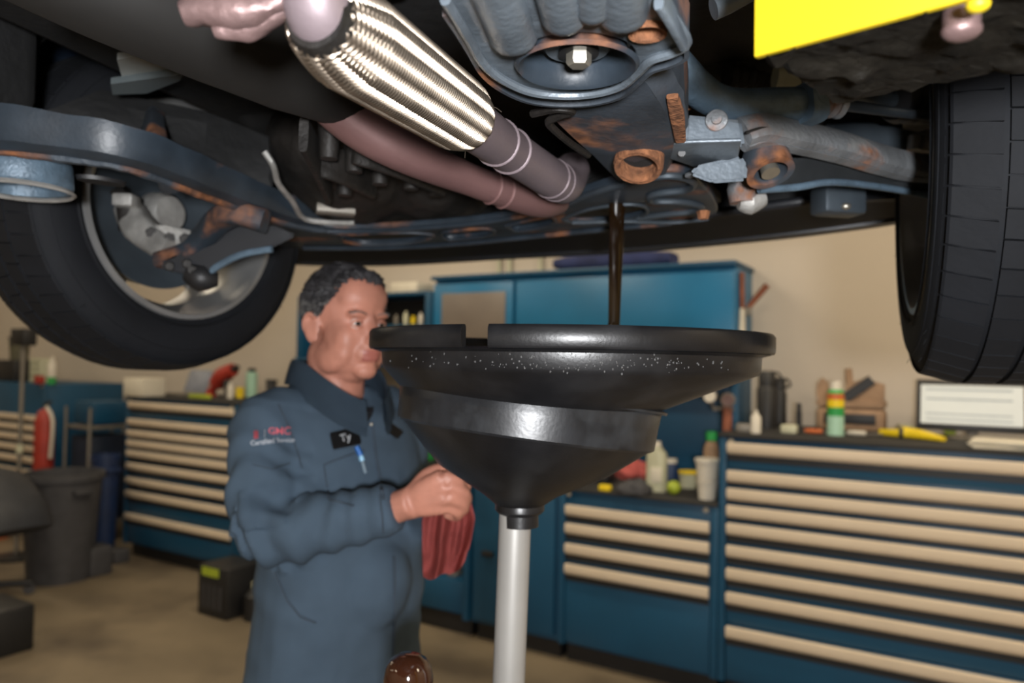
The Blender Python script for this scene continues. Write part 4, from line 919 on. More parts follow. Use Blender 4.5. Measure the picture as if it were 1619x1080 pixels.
# --- rear subframe mount plate
hp = .255
ol = [(690, -60), (704, 0), (722, 28), (742, 62), (764, 100), (795, 126), (838, 145), (890, 151), (940, 148), (982, 136), (1008, 115), (1030, 95), (1062, 84), (1086, 68), (1072, 38), (1050, 8), (1046, -60)]
def px2(ps, h): return [tuple(H(x, y, h).xy) for x, y in ps]
def cir(c, r, n=36, sy=1): return [(c[0]+r*math.cos(2*math.pi*k/n), c[1]+r*sy*math.sin(2*math.pi*k/n)) for k in range(n)]
bc = H(912, 92, hp); hc = H(1024, 46, hp); RC = .048
bm = nb(); plate(bm, px2(ol, hp), [cir(bc, RC), cir(hc, .013)], CAMZ+hp, .008, .0025); mp = part('mount_plate', bm, STEELG)
edge = [H(x, y, hp-.003) for x, y in ol[1:-1]]
bm = nb(); tube(bm, spline(edge, 5), .0042, 8); part('rolled_edge', bm, STEELG, mp)
bm = nb(); P = spline([H(x, y, hp+.012) for x, y in ol[1:-1]], 5); sweep(bm, P, [(-.002, -.012), (.002, -.012), (.002, .03), (-.002, .03)], up=(0, 0, 1)); part('side_flange', bm, FRAMER, mp)
Mb = Matrix.Translation(bc)
bm = nb(); lathe(bm, [(RC+.004, -.006), (RC+.001, -.009), (RC-.003, -.006), (RC-.006, .006), (RC-.008, .016), (0, .016)], 48, Mb); part('recess_cup', bm, FRAME, mp)  # darker paint than the plate, carries the shade inside the recess
bm = nb(); lathe(bm, [(0, .006), (.026, .006), (.029, .010), (.030, .0155), (0, .0155)], 40, Mb); part('bushing_washer', bm, STEELG, mp)
bm = nb(); lathe(bm, [(0, -.010), (.0085, -.010), (.0105, -.0075), (.0105, .0), (.0, .0)], 6, Mb @ Matrix.Translation((.001, -.008, 0))); bo = part('hex_bolt', bm, CHROME, mp)
bm = nb(); lathe(bm, [(0, 0), (.0165, 0), (.0165, .004), (.012, .006), (0, .006)], 28, Mb @ Matrix.Translation((.001, -.008, 0))); part('bolt_flange', bm, BLACK, bo)
for (x0, y0, x1, y1, w_) in ((770, -55, 812, 62, .019), (872, -60, 892, 28, .017), (985, -60, 985, 24, .018), (940, -60, 938, 10, .014)):
    a, b = H(x0, y0, hp), H(x1, y1, hp); bm = nb(); P = spline([a, a.lerp(b, .5), a.lerp(b, .85), b, b+(b-a).normalized()*.006+UPV*.006], 4)
    sweep(bm, P, circ(1, 18), up=(0, 0, 1), scale=[(w_*(1 if i < len(P)-4 else .8-.16*(i-len(P)+4)), .013) for i in range(len(P))]); part('pressed_rib', bm, STEELG, mp)
bm = nb(); lathe(bm, [(.012, -.004), (.0145, -.005), (.0155, 0), (.0145, .006), (.012, .006)], 28, Matrix.Translation(hc), close=True); part('hole_collar', bm, RUST, mp)
P = [H(1042, -5, hp-.004), H(1062, 28, hp-.006), H(1080, 62, hp-.006)]
bm = nb(); beam(bm, spline(P, 4), .007, .018); part('plate_rib', bm, STEELG, mp)
# --- subframe horn behind the plate
bm = nb()
rings = []
for (xl, yl, xr, yr, h0, dz) in ((775, 110, 1030, 105, .285, .06), (815, 160, 1055, 130, .275, .07), (860, 200, 1080, 175, .268, .08), (920, 250, 1088, 225, .262, .08), (965, 285, 1060, 285, .258, .06)):
    a, b = H(xl, yl, h0), H(xr, yr, h0); m1 = (a+b)/2+UPV*.0
    rings.append([a+UPV*dz, a+UPV*.02, a.lerp(b, .12), a.lerp(b, .5)-UPV*.004, a.lerp(b, .88), b+UPV*.02, b+UPV*dz])
loft(bm, rings); bmesh.ops.subdivide_edges(bm, edges=bm.edges[:], cuts=2, smooth=.6); jitter(bm, .002, 30); hn = part('subframe_horn', bm, FRAMER)
bm = nb(); tube(bm, spline([H(842, 180, .265), H(880, 172, .262), H(905, 176, .262), H(880, 185, .262), H(868, 196, .262), H(900, 225, .262), H(930, 245, .262)], 5), .0045, 8); part('stiffener_bead', bm, CAST, hn)
bm = nb(); beam(bm, [H(1063, 152, .275), H(1070, 180, .268), H(1076, 222, .262)], [.012, .016, .012], .006, sm=3); part('rust_strip', bm, RUST, hn)
# rusty bushing ring
o = H(1009, 264, .245); Mo = axisM(o, UPV+CFW*.5)
bm = nb(); lathe(bm, [(.022, .002), (.024, -.003), (.029, -.003), (.031, .002), (.031, .018), (.026, .026), (.022, .026)], 40, Mo, close=True); rb = part('rusty_sleeve', bm, RUST)
bm = nb(); lathe(bm, [(0, .02), (.023, .018), (.023, .03), (0, .03)], 30, Mo); part('sleeve_core', bm, UNDER, rb)
# --- central brackets
def hplate(name, ps, h, th, m_, par=None, sm=0, bev=.002, **k): bm = nb(); plate(bm, px2(ps, h), [], CAMZ+h, th, bev, None, sm); return part(name, bm, m_, par, **k)
bm = nb(); pface(bm, [(1085, 182), (1172, 190), (1178, 232), (1100, 236), (1082, 225)], .92, .06, .004); cb = part('rack_bracket', bm, STEELG)
bm = nb(); q = D(1133, 190, .914); lathe(bm, [(0, .006), (.006, .006), (.0065, .002), (.0125, .0015), (.0135, 0), (0, 0)], 24, axisM(q, CAM-q+UPV*.3)); part('bracket_bolt', bm, ARMM, cb)
hplate('bracket_plate', [(1032, 230), (1100, 226), (1172, 224), (1168, 248), (1130, 262), (1095, 264), (1060, 252)], .262, .005, STEELG, cb)
bm = nb(); pface(bm, [(1100, 262), (1172, 246), (1182, 262), (1180, 286), (1126, 290), (1090, 276)], .96, .05, .004); part('bracket_foot', bm, STEELG, cb)
bm = nb(); tube(bm, [H(1078, 242, .26), H(1078, 242, .275)], .0045, 10); part('bracket_hole', bm, BLACK, cb)
bm = nb(); beam(bm, [H(1088, 278, .25), H(1104, 272, .25), H(1122, 268, .25)], .010, .006); part('bracket_tab', bm, ARMM, cb)
# bushing eye
bm = nb(); c = D(1212, 256, 1.0); Mo = axisM(c, Vector((.15, -.5, -1)), CA)
lathe(bm, [(.022, -.012), (.029, -.014), (.031, -.008), (.031, .02), (.022, .02)], 36, Mo @ Matrix.Scale(1.0, 4), close=True); be = part('arm_bushing', bm, FRAMER)
bm = nb(); lathe(bm, [(0, 0), (.010, -.004), (.012, .02), (0, .02)], 20, Mo); part('bushing_core', bm, CHROME, be)
# --- right control arm, two halves with a seam
P = spline([D(1172, 212, .96), D(1205, 204, .97), D(1255, 214, 1.0), D(1330, 232, 1.06), D(1395, 252, 1.12), D(1450, 264, 1.17), D(1530, 268, 1.24)], 6)
bm = nb(); sweep(bm, P, [(.5, .02), (.46, .38), (.30, .5), (-.30, .5), (-.46, .38), (-.5, .02)], up=(0, -1, .35), scale=[(.040-.008*i/len(P)*0, .030) for i in range(len(P))]); ra = part('control_arm', bm, ARMM, label='rust flecked right control arm')
Lw = [q+Vector((0, .01, -.014)) for q in P]
bm = nb(); sweep(bm, P, [(.5, 0), (.5, -.05), (.44, -.42), (.25, -.5), (-.25, -.5), (-.44, -.42), (-.5, -.05), (-.5, 0)], up=(0, -1, .35), scale=[(.042, .034) for i in range(len(P))]); part('arm_lower_half', bm, ARMM, ra)
bm = nb(); tube(bm, [q+Vector((0, -.017, -.004)) for q in P], .0022, 6); part('arm_seam', bm, CAST, ra)
# lower web of the arm
web_t = spline([D(1185, 268, 1.02), D(1250, 250, 1.04), D(1340, 258, 1.10), D(1440, 282, 1.19), D(1510, 296, 1.25)], 5)
web_b = spline([D(1200, 300, 1.05), D(1260, 296, 1.07), D(1320, 288, 1.11), D(1420, 300, 1.19), D(1510, 318, 1.26)], 5)
bm = nb(); A = [bm.verts.new(q) for q in web_t]; Bq = [bm.verts.new(q) for q in web_b]
for i in range(len(A)-1): bm.faces.new((A[i], A[i+1], Bq[i+1], Bq[i]))
bmesh.ops.solidify(bm, geom=bm.faces[:], thickness=.006); part('arm_web', bm, mat('web_grey', (.05, .055, .06), .55, var=.3), ra)
bm = nb(); tube(bm, web_b, .0055, 10); part('web_flange', bm, BAR, ra)
# ball joint & droplink under arm
bm = nb(); tube(bm, [D(1168, 318, 1.10), D(1185, 318, 1.10), D(1208, 312, 1.10)], [.012, .02, .012], 16, 3); part('chrome_joint', bm, ALU)
bm = nb(); lathe(bm, [(0, -.02), (.02, -.02), (.024, 0), (.02, .02), (0, .02)], 20, axisM(D(1176, 300, 1.10), UPV)); part('drain_bolt', bm, ARMM)
bm = nb(); lathe(bm, [(0, -.012), (.007, -.012), (.010, 0), (0, 0)], 6, axisM(D(1112, 334, 1.12), UPV)); part('brass_bolt', bm, RUST)
bm = nb(); box(bm, D(1325, 318, 1.3), (.08, .05, .05), .008, .2); part('sensor_box', bm, ROTOR)
bm = nb(); ell(bm, D(1338, 326, 1.27), (.008, .006, .006)); part('sensor_screw', bm, CHROME)
# --- sway bar
P = [D(1030, 80, .88), D(1065, 105, .90), D(1100, 138, .93), D(1135, 160, .95), D(1175, 166, .97), D(1235, 164, .985), D(1284, 166, 1.0)]
bm = nb(); tube(bm, P, [.022, .024, .022, .021, .0205, .021, .023], 20, 6); swb = part('sway_bar', bm, BAR)
bm = nb(); beam(bm, [D(1262, 166, .99), D(1286, 168, 1.0)], .050, .055, up=(0, -1, 0)); part('bar_end', bm, BAR, swb)
bm = nb(); Pb = spline([D(1287, 160, 1.0), D(1335, 166, 1.02)], 1); a, b = Pb[0], Pb[-1]; L_ = (b-a).length
lathe(bm, [(0, 0), (.017, 0)]+[(.016 if k % 2 else .0195, L_*(k+.5)/8) for k in range(7)]+[(.010, L_), (0, L_)], 24, axisM(a, b-a)); part('tie_rod_boot', bm, ARMM)
bm = nb(); tube(bm, [b, D(1420, 178, 1.10), D(1490, 186, 1.18)], [.008, .007, .007], 10); part('tie_rod', bm, ROTOR)
bm = nb(); tube(bm, [D(1244, 180, .99), D(1252, 196, 1.0)], .008, 10); part('link_stud', bm, STEELG)
bm = nb(); tube(bm, [D(1085, 150, .97), D(1088, 172, .98)], [.010, .006], 10); part('rust_tab', bm, RUST)
# boots behind the bar
def boot(a, b, r0, r1, n, m_, nm):
    L_ = (b-a).length; bm = nb(); pr = [(0, 0)]
    for k in range(2*n+1): rr = r0+(r1-r0)*k/(2*n); pr.append((rr*(1.0 if k % 2 else .84), L_*k/(2*n)))
    pr.append((0, L_)); lathe(bm, pr, 28, axisM(a, b-a)); part(nm, bm, m_)
boot(D(1412, 160, 1.17), D(1512, 150, 1.26), .034, .05, 6, BLACK, 'axle_boot')
boot(D(1150, 120, 1.15), D(1225, 128, 1.18), .02, .026, 6, CAST, 'rack_boot')
bm = nb(); tube(bm, [D(1225, 122, 1.1), D(1262, 124, 1.1)], .018, 16); part('boot_clamp', bm, OFFW)
bm = nb(); tube(bm, [D(1310, 128, 1.15), D(1420, 160, 1.18)], .016, 16); part('drive_shaft', bm, ROTOR)
bm = nb(); tube(bm, [D(1310, 225, 1.3), D(1375, 222, 1.32), D(1440, 236, 1.36)], .03, 14, 3); part('strut_body', bm, ROTOR)
bm = nb(); tube(bm, [D(1445, 238, 1.3), D(1447, 215, 1.3)], .012, 12); part('link_nut', bm, ALU)
bm = nb(); box(bm, D(1470, 228, 1.32), (.05, .05, .04), .006); part('hub_ear', bm, ALU)
for s, Mw in ((1, ML), (-1, MR)):      # arch liners put in to block lamp light leaking past the wheels
    bm = nb(); lathe(bm, [(.40, -.19), (.42, -.19), (.42, .16), (.40, .16)], 40, Mw, close=True, a0=-1.25, a1=1.25); part('arch_light_block', bm, UNDER)
# grey pipe stub at top
bm = nb(); tube(bm, [D(1128, 14, .70), D(1150, 6, .70), D(1205, -25, .70)], [.0105, .0095, .0095], 16); part('pipe_stub', bm, STEELG)
# --- front crossmember with oval slots
hx = .262
outer_ = [(395, 352), (470, 356), (560, 362), (680, 356), (790, 344), (880, 318), (960, 292), (1040, 272), (1088, 276), (1110, 292), (1130, 318), (1128, 340), (1060, 352), (980, 360), (860, 372), (720, 386), (600, 392), (480, 392), (400, 380)]
slots = [[(540, 372), (600, 367), (670, 368), (684, 374), (650, 383), (580, 386), (545, 381)], [(700, 366), (760, 360), (782, 364), (770, 372), (715, 378), (698, 373)], [(890, 346), (930, 330), (985, 322), (1018, 325), (1020, 338), (985, 348), (920, 353)], [(800, 356), (850, 344), (874, 342), (872, 354), (820, 364)]]
bm = nb(); plate(bm, px2(outer_, hx), [px2(s, hx) for s in slots], CAMZ+hx, .012, .0035, None, 4); cm = part('crossmember', bm, FRAME)
bm = nb(); q = px2([(390, 345), (560, 352), (800, 335), (980, 285), (1090, 270), (1140, 320), (1060, 345), (860, 364), (600, 384), (400, 374)], hx+.05); plate(bm, q, [], CAMZ+hx+.05, .02, .004); part('crossmember_top', bm, UNDER, cm)
for s, m_ in ((slots[0], FRAMER), (slots[2], ROTOR), (slots[1], FRAME), (slots[3], FRAME)):
    loop = [Vector((x, y, CAMZ+hx-.001)) for x, y in px2(s, hx)]; P = spline(loop+[loop[0]], 5)[:-1]
    bm = nb(); tube(bm, P, .0038, 8, closed=True, cap=False, up=(0, 0, 1)); part('slot_lip', bm, m_, cm)
for ps, r_, m_ in (([(886, 326), (930, 308), (980, 292), (1030, 280), (1070, 278), (1096, 288), (1086, 300), (1046, 305), (1028, 311), (1034, 318), (1075, 319), (1108, 326), (1100, 334), (1060, 338), (1010, 345)], .0058, ROTOR), ([(480, 392), (600, 392), (720, 386), (860, 372), (980, 360), (1060, 352)], .006, FRAME), ([(480, 362), (560, 366), (700, 358), (800, 346), (880, 326)], .005, FRAME)):
    bm = nb(); tube(bm, [H(x, y, hx-.003) for x, y in ps], r_, 8, 5, up=(0, 0, 1)); part('pressed_bead', bm, m_, cm)
bm = nb(); tube(bm, [H(905, 352, .254), H(985, 350, .254), H(1060, 352, .256), H(1120, 346, .26)], .004, 8, 4); part('pressed_bead', bm, ROTOR, cm)
# oil pan over the stream
bm = nb(); box(bm, H(970, 318, .34)+UPV*.03, (.26, .22, .12), .03, .3, 3); op_ = part('oil_pan', bm, UNDER)
bm = nb(); lathe(bm, [(0, 0), (.016, 0), (.018, .03), (0, .03)], 16, Matrix.Translation(H(976, 322, .262)+UPV*.015)); part('drain_boss', bm, CAST, op_)
# engine bay masses so that nothing is open to the lamps above
bm = nb(); kbox(bm, -.52, .52, -.15, .6, .44, .7, .04); part('engine_bay_light_block', bm, UNDER)
# ============================================================ lift arm
la0, la1 = H(1197, 94, .205), H(1492, 14, .205)
lift = thing('vehicle_lift', Vector((1.55, -.55, 0)), 'yellow two-post lift arm reaching in at the upper right', 'car lift')
dirv = (la1-la0); dirv.z = 0; dirv.normalize(); nrm = Vector((-dirv.y, dirv.x, 0))          # nrm points away from the lens
if nrm.y < 0: nrm = -nrm
Lh = (Vector((1.55, -.55, 0))-la0).dot(dirv)
bm = nb(); c0 = la0+dirv*.0; sh_ = [la0, la0+dirv*Lh]
obox(bm, la0+dirv*(Lh/2)+nrm*.048+UPV*.07, dirv, nrm, UPV, Lh, .094, .13, .004); arm = link('arm', bm, LIFTB, lift)
bm = nb(); obox(bm, la0+dirv*(.14)+nrm*-.002+UPV*.07, dirv, nrm, UPV, .28, .006, .14, .001); link('yellow_side', bm, YELLOW, arm)
# greasy ragged underside
bm = nb(); n1, n2 = 60, 16
gv = [[bm.verts.new(la0+dirv*(.005+.36*i/n1)+nrm*(-.004+.135*j/n2)+UPV*(.004-.014*max(0, noise.noise(Vector((i*.23, j*.35, 3))))-.006*abs(noise.noise(Vector((i*.6, j*.7, 9)))))) for j in range(n2+1)] for i in range(n1+1)]
for i in range(n1):
    for j in range(n2): bm.faces.new((gv[i][j], gv[i+1][j], gv[i+1][j+1], gv[i][j+1]))
bmesh.ops.solidify(bm, geom=bm.faces[:], thickness=-.008); link('greasy_underside', bm, LIFTB, arm)
q = H(1520, 48, .195); bm = nb(); tube(bm, [q, q+UPV*.02], .010, 16); ell(bm, q, (.011, .010, .006)); link('pivot_bolt', bm, FOIL, lift)
q = H(1546, 8, .195); bm = nb(); ell(bm, q, (.006, .006, .004)); link('yellow_cap', bm, YELLOW, lift)
bm = nb(); tube(bm, [la0+dirv*.05+nrm*.05+UPV*.136, la0+dirv*.05+nrm*.05+UPV*.25], .03, 20); link('lift_pad', bm, BLACK, lift)
bm = nb(); box(bm, (1.55, -.55, 1.75), (.28, .32, 3.5), .02); link('column', bm, YELLOW, lift)
bm = nb(); box(bm, (1.55, -.55, .012), (.5, .6, .022), .004); link('base_plate', bm, LIFTB, lift)
# ============================================================ the mechanic
YB = math.radians(48); BF = Vector((math.sin(YB), -math.cos(YB), 0)); BR = Vector((-math.cos(YB), -math.sin(YB), 0))   # front, his right
TC = D(532, 720, 1.67); TC.z = 0
def tor(h, a, b, off=0, n=28, side=0):
    c = TC+BF*off+BR*side+UPV*(CAMZ+h); out = []
    for k in range(n):
        t_ = 2*math.pi*k/n; ct, st = math.cos(t_), math.sin(t_); e = .8
        out.append(c+BR*(a*math.copysign(abs(ct)**e, ct))+BF*(b*math.copysign(abs(st)**e, st)))
    return out
HC = D(547, 513, 1.63)                                     # head centre
sh = TC+BR*.165+UPV*(CAMZ-.135)
el = D(420, 838, 1.46); wr = D(628, 802, 1.41)
shl = TC-BR*.165+UPV*(CAMZ-.135); ell_ = D(648, 842, 1.74); wrl = D(690, 782, 1.56)
TORSO = [(-.055, .075, .062, -.01), (-.085, .13, .078, -.01), (-.12, .172, .098, 0), (-.2, .19, .120, .012), (-.3, .185, .133, .025), (-.4, .180, .140, .032), (-.5, .180, .143, .032), (-.6, .186, .142, .02), (-.7, .192, .140, .01), (-.78, .190, .135, 0)]
def hips(sgn): return TC+BR*(.095*sgn)
FZ = {1: .0, -1: .03}
def body_mesh(grow, legs=True):
    bm = nb(); loft(bm, [tor(h, a+grow, b+grow, o) for h, a, b, o in TORSO])
    for s in (1, -1):
        hp_ = hips(s); foot = hp_+BF*(.04*s)
        tube(bm, [hp_+UPV*.86, hp_+UPV*.72, hp_+BF*.02+UPV*.47, foot+UPV*.28, foot+UPV*.10], [.105+grow, .10+grow, .078+grow, .068+grow, .062+grow], 18, 3)
    tube(bm, [sh-BR*.07, sh, sh.lerp(el, .5)+BR*.012, el, el.lerp(wr, .45)+UPV*-.008, wr], [.072+grow, .073+grow, .066+grow, .062+grow, .056+grow, .044+grow], 20, 3)
    tube(bm, [shl+BR*.07, shl, shl.lerp(ell_, .5), ell_, wrl], [.07+grow, .072+grow, .062+grow, .056+grow, .042+grow], 20, 3)
    return bm
man_loc = TC.copy()
# --- head in its own frame: x to the face, y to his left, z up
YH = math.radians(50); hf = Vector((math.sin(YH), -math.cos(YH), -.03)).normalized(); hl = UPV.cross(hf).normalized(); hu = hf.cross(hl)
MH = Matrix((hf, hl, hu)).transposed().to_4x4(); MH.translation = HC
bm = nb()
hd = nb()
E_ = lambda c, r: ell(hd, c, r, None, 24, 16)
E_((-.010, 0, .034), (.098, .078, .084)); E_((.028, 0, -.02), (.062, .067, .085)); E_((.022, 0, -.072), (.060, .060, .043)); E_((.070, 0, -.096), (.022, .026, .019))
E_((.045, 0, .055), (.048, .062, .05))
for s in (1, -1):
    E_((.050, s*.040, -.032), (.030, .026, .038)); E_((.032, s*.042, -.058), (.042, .026, .038)); E_((.0745, s*.028, .021), (.015, .025, .0095)); E_((.092, s*.0125, -.034), (.012, .008, .009))
    E_((.010, s*.050, -.070), (.050, .022, .036)); E_((-.02, s*.040, -.075), (.04, .03, .05))
    e = nb(); ell(e, (0, 0, 0), (.019, .0075, .033), None, 18, 14)
    for v in e.verts:
        if v.co.x > -.006 and v.co.y*s > 0: v.co.y -= s*.004
    e.transform(Matrix.Translation((-.007, s*.081, -.014)) @ Matrix.Rotation(-s*.32, 4, 'Z') @ Matrix.Rotation(-.12, 4, 'Y')); _join(hd, e)
    e = nb(); tube(e, [Vector((.006, s*.083, .010)), Vector((-.007, s*.090, .019)), Vector((-.023, s*.091, .006)), Vector((-.023, s*.089, -.014)), Vector((-.011, s*.084, -.036))], .0048, 8, 4); _join(hd, e)
tube(hd, [Vector((.078, 0, .020)), Vector((.094, 0, -.006)), Vector((.108, 0, -.030))], [.0095, .0105, .0145], 14, 3)
E_((.074, 0, -.058), (.024, .034, .028)); E_((.0905, 0, -.0585), (.010, .022, .0055)); E_((.089, 0, -.0695), (.010, .019, .0065))
tube(hd, [Vector((-.018, 0, -.06)), Vector((-.026, 0, -.12)), Vector((-.036, 0, -.20))], [.058, .061, .070], 20, 3)
E_((.012, 0, -.102), (.05, .040, .024))
hd = remesh(hd, .0032, 5, .5)
for v in hd.verts:                                          # eye sockets, mouth line, nose wings
    p = v.co
    for s in (1, -1):
        d2 = ((p.y-s*.031)/.017)**2+((p.z-.001)/.010)**2
        if p.x > .05: v.co.x -= .0085*math.exp(-d2)
    if p.x > .07: v.co.x -= .0035*math.exp(-((p.z+.0642)/.0022)**2-(p.y/.022)**4)
    v.co += noise.noise_vector(p*45)*.0008
hd.transform(MH)
neck_base = MH @ Vector((-.036, 0, -.20))
def hand(bm, w, kn, tips_dir, fingers, thumb, pr):
    """palm from wrist to knuckles (list of four), fingers as chains, thumb chain"""
    mid = sum(kn, Vector())/4
    tube(bm, [w, w.lerp(mid, .3)], [.029, .031], 14)
    for q in kn: tube(bm, [w.lerp(q, .12), w.lerp(q, .55), q], [.020, .0195, .0135], 12, 3)
    tube(bm, [w.lerp(kn[0], .35), w.lerp(kn[3], .35)], .02, 12)
    for q, ch, r in zip(kn, fingers, (.0105, .0108, .0102, .0092)): tube(bm, [q]+ch, [r+.0012, r, r*.95, r*.82], 12, 3); ell(bm, ch[-1], (r*.85,)*3, None, 12, 8)
    tube(bm, thumb, [.018, .0145, .012, .0105], 12, 3); ell(bm, thumb[-1], (.0108,)*3, None, 12, 8)
hn_ = nb()
kn = [D(700, 752, 1.375), D(708, 768, 1.370), D(708, 786, 1.372), D(702, 802, 1.38)]
fg = [[D(726, 762, 1.385), D(730, 778, 1.42), D(712, 780, 1.435)], [D(735, 780, 1.385), D(736, 795, 1.42), D(716, 794, 1.437)], [D(732, 797, 1.39), D(732, 808, 1.42), D(712, 806, 1.435)], [D(722, 811, 1.395), D(722, 818, 1.42), D(706, 815, 1.43)]]
hand(hn_, wr.lerp(D(650, 793, 1.40), .2), kn, None, fg, [D(655, 778, 1.40), D(675, 752, 1.41), D(698, 742, 1.43), D(718, 746, 1.445)], 0)
kn2 = [D(722, 740, 1.50), D(730, 752, 1.505), D(732, 766, 1.51), D(730, 778, 1.515)]
fg2 = [[D(728, 742, 1.465), D(722, 748, 1.455), D(714, 758, 1.46)], [D(736, 756, 1.47), D(728, 762, 1.46), D(720, 768, 1.465)], [D(738, 770, 1.475), D(730, 776, 1.465), D(722, 780, 1.468)], [D(734, 782, 1.48), D(728, 786, 1.47), D(722, 788, 1.472)]]
hand(hn_, wrl, kn2, None, fg2, [D(702, 745, 1.53), D(706, 732, 1.50), D(714, 728, 1.475), D(724, 732, 1.46)], 0)
tube(hn_, [wr.lerp(el, .2), wr, wr.lerp(D(650, 793, 1.40), .4)], [.032, .030, .029], 14); tube(hn_, [wrl.lerp(ell_, .3), wrl], [.032, .029], 14)
hn_ = remesh(hn_, .0033, 3, .5)
inner = remesh(body_mesh(-.022), .012, 3)
full = nb()
for b_ in (inner, hd, hn_): _join(full, b_)
full = remesh(full, .0036, 1, .4)
# lips get their own colour by place
inv = MH.inverted()
for f in full.faces:
    c = inv @ f.calc_center_median()
    if c.x > .082 and -.077 < c.z < -.0525 and abs(c.y) < .023: f.material_index = 1
person = link('person', full, [SKIN, LIP], None, label='mechanic in slate blue coveralls holding a red rag, looking right', cat='person')
ORG_P = ORG[person]
# --- eyes, brows, lids
me = person.data; bvh = BVHTree.FromPolygons([v.co+ORG_P for v in me.vertices], [p.vertices for p in me.polygons])
for s in (1, -1):
    c = MH @ Vector((.0715, s*.031, .0005)); bm = nb(); ell(bm, c, (.0122,)*3, None, 24, 16); ey = link('eye', bm, EYEW, person)
    gz = (hf*.96+hl*-.18+UPV*.0).normalized(); bm = nb(); ell(bm, (0, 0, 0), (.0058, .0058, .002)); bm.transform(axisM(c+gz*.0112, gz)); link('iris', bm, IRIS, ey)
    for z0, z1, r in ((.0085, .0055, .0028), (-.0070, -.0045, .0022)):
        bm = nb(); tube(bm, [MH @ Vector((.0745, s*.017, .0)), MH @ Vector((.0815, s*.023, z1)), MH @ Vector((.0835, s*.031, z0*.9)), MH @ Vector((.0800, s*.040, z1)), MH @ Vector((.072, s*.046, -.001))], r, 8, 4); link('eyelid', bm, SKIN, person)
    bm = nb()
    for k in range(34):
        f = k/33; y = s*(.014+.036*f); z = .0205+.006*math.sin(f*math.pi*.8)-.003*f; x = .0905-.010*f-.008*f*f
        hh_ = bvh.ray_cast(MH @ Vector((.2, y, z)), -hf); p = hh_[0] or MH @ Vector((x-.002, y, z)); tube(bm, [p, p+hf*.002+(MH.to_3x3() @ Vector((-.001, s*.004, .002+RND.uniform(-.001, .001))))], [.0013, .0007], 4)
    link('eyebrow', bm, HAIRG, person)
# --- hair: scalp shell and many short locks
bvh = None
me = person.data; bvh = BVHTree.FromPolygons([v.co+ORG_P for v in me.vertices], [p.vertices for p in me.polygons])
def scalp(th, ph):                      # direction from the cranium centre
    d = Vector((math.cos(ph)*math.cos(th), math.cos(ph)*math.sin(th), math.sin(ph))); o = MH @ Vector((-.01, 0, .03)); w = (MH.to_3x3() @ d)
    hit = bvh.ray_cast(o+w*.2, -w); return (hit[0], hit[1], d) if hit[0] else None
def hairline(th):                      # lowest elevation of hair, by azimuth from the face
    a = abs((th+math.pi) % (2*math.pi)-math.pi)
    if a < .55: return .62-.10*math.cos(a*5)
    if a < 1.05: return .62-(a-.55)*.9
    if a < 1.5: return .17-(a-1.05)*1.1
    if a < 1.85: return -.1+(a-1.5)*.0
    return -.10-(a-1.85)*.55
locks = nb(); locksg = nb()
for k in range(4600):
    th = RND.uniform(-math.pi, math.pi); ph = math.asin(RND.uniform(-.75, 1))
    if ph < hairline(th)+RND.uniform(-.03, .03): continue
    a = abs(th)
    if 1.38 < a < 1.92 and ph < .04: continue
    h_ = scalp(th, ph)
    if not h_: continue
    p, n_, d = h_; top = max(0, d.z)
    flow = (MH.to_3x3() @ (Vector((-.75, .25*math.sin(th*5), .15)) if top > .45 else Vector((-.5, 0, -.8)))); flow = (flow-n_*flow.dot(n_)).normalized()
    L_ = .012+.016*top*RND.uniform(.6, 1.3); wv = n_.cross(flow)*RND.uniform(-.35, .35)
    tgt = locksg if (a > .9 and ph < .30 and RND.random() < .65) else locks
    tube(tgt, [p-n_*.001, p+n_*(.004+.005*top)+(flow+wv)*L_*.35, p+n_*(.0055+.007*top)+(flow+wv*1.6)*L_*.75, p+n_*(.0035+.004*top)+(flow+wv*.5)*L_*1.25], [.0034, .0040, .0030, .0008], 5)
link('hair', locks, HAIR, person, kind='stuff', label='short dark wavy hair'); link('hair', locksg, HAIRG, person, kind='stuff', label='greying hair at the temples')
# --- coverall
cv = body_mesh(.0)
# bulges: belly fold over the elbow line, chest
ell(cv, TC+BF*.11+UPV*(CAMZ-.46), (.10, .10, .11))
cv = remesh(cv, .0075, 6, .5)
def pxof(p):
    v = p-CAM; d = v.dot(FW); return 809.5+FPX*v.dot(RT)/d, 540-FPX*v.dot(UP)/d
cv.normal_update()
ax_u, ax_f = (el-sh), (wr-el)
for v in cv.verts:
    p = v.co; n_ = v.normal
    w = noise.noise(Vector((p.x*5, p.y*5, p.z*9)))*.008+noise.noise(Vector((p.x*11, p.y*11, p.z*22)))*.0042
    for A, Bv, L0 in ((sh, el, 1), (el, wr, 1)):           # creases across the sleeve, strong at the elbow
        d = Bv-A; t_ = (p-A).dot(d)/d.length_squared; rad_ = (p-(A+d*t_)).length
        if -.1 < t_ < 1.05 and rad_ < .095:
            el_near = math.exp(-((p-el).length/.11)**2); u_ = noise.noise(Vector((p.x*7, p.y*7, p.z*7)))
            w += (.0075*el_near+.0024)*math.sin(t_*d.length*95+u_*6)
    v.co += n_*w
cov = link('coverall', cv, CLOTH, person, label='slate blue grey work coverall')
cme = cov.data; cb_ = BVHTree.FromPolygons([v.co+ORG[cov] for v in cme.vertices], [p.vertices for p in cme.polygons])
def onc(px, py, lift=.002):
    q = ray(px, py).normalized(); h_ = cb_.ray_cast(CAM, q)
    return (h_[0]+h_[1]*lift, h_[1]) if h_[0] else (D(px, py, 1.6), -q)
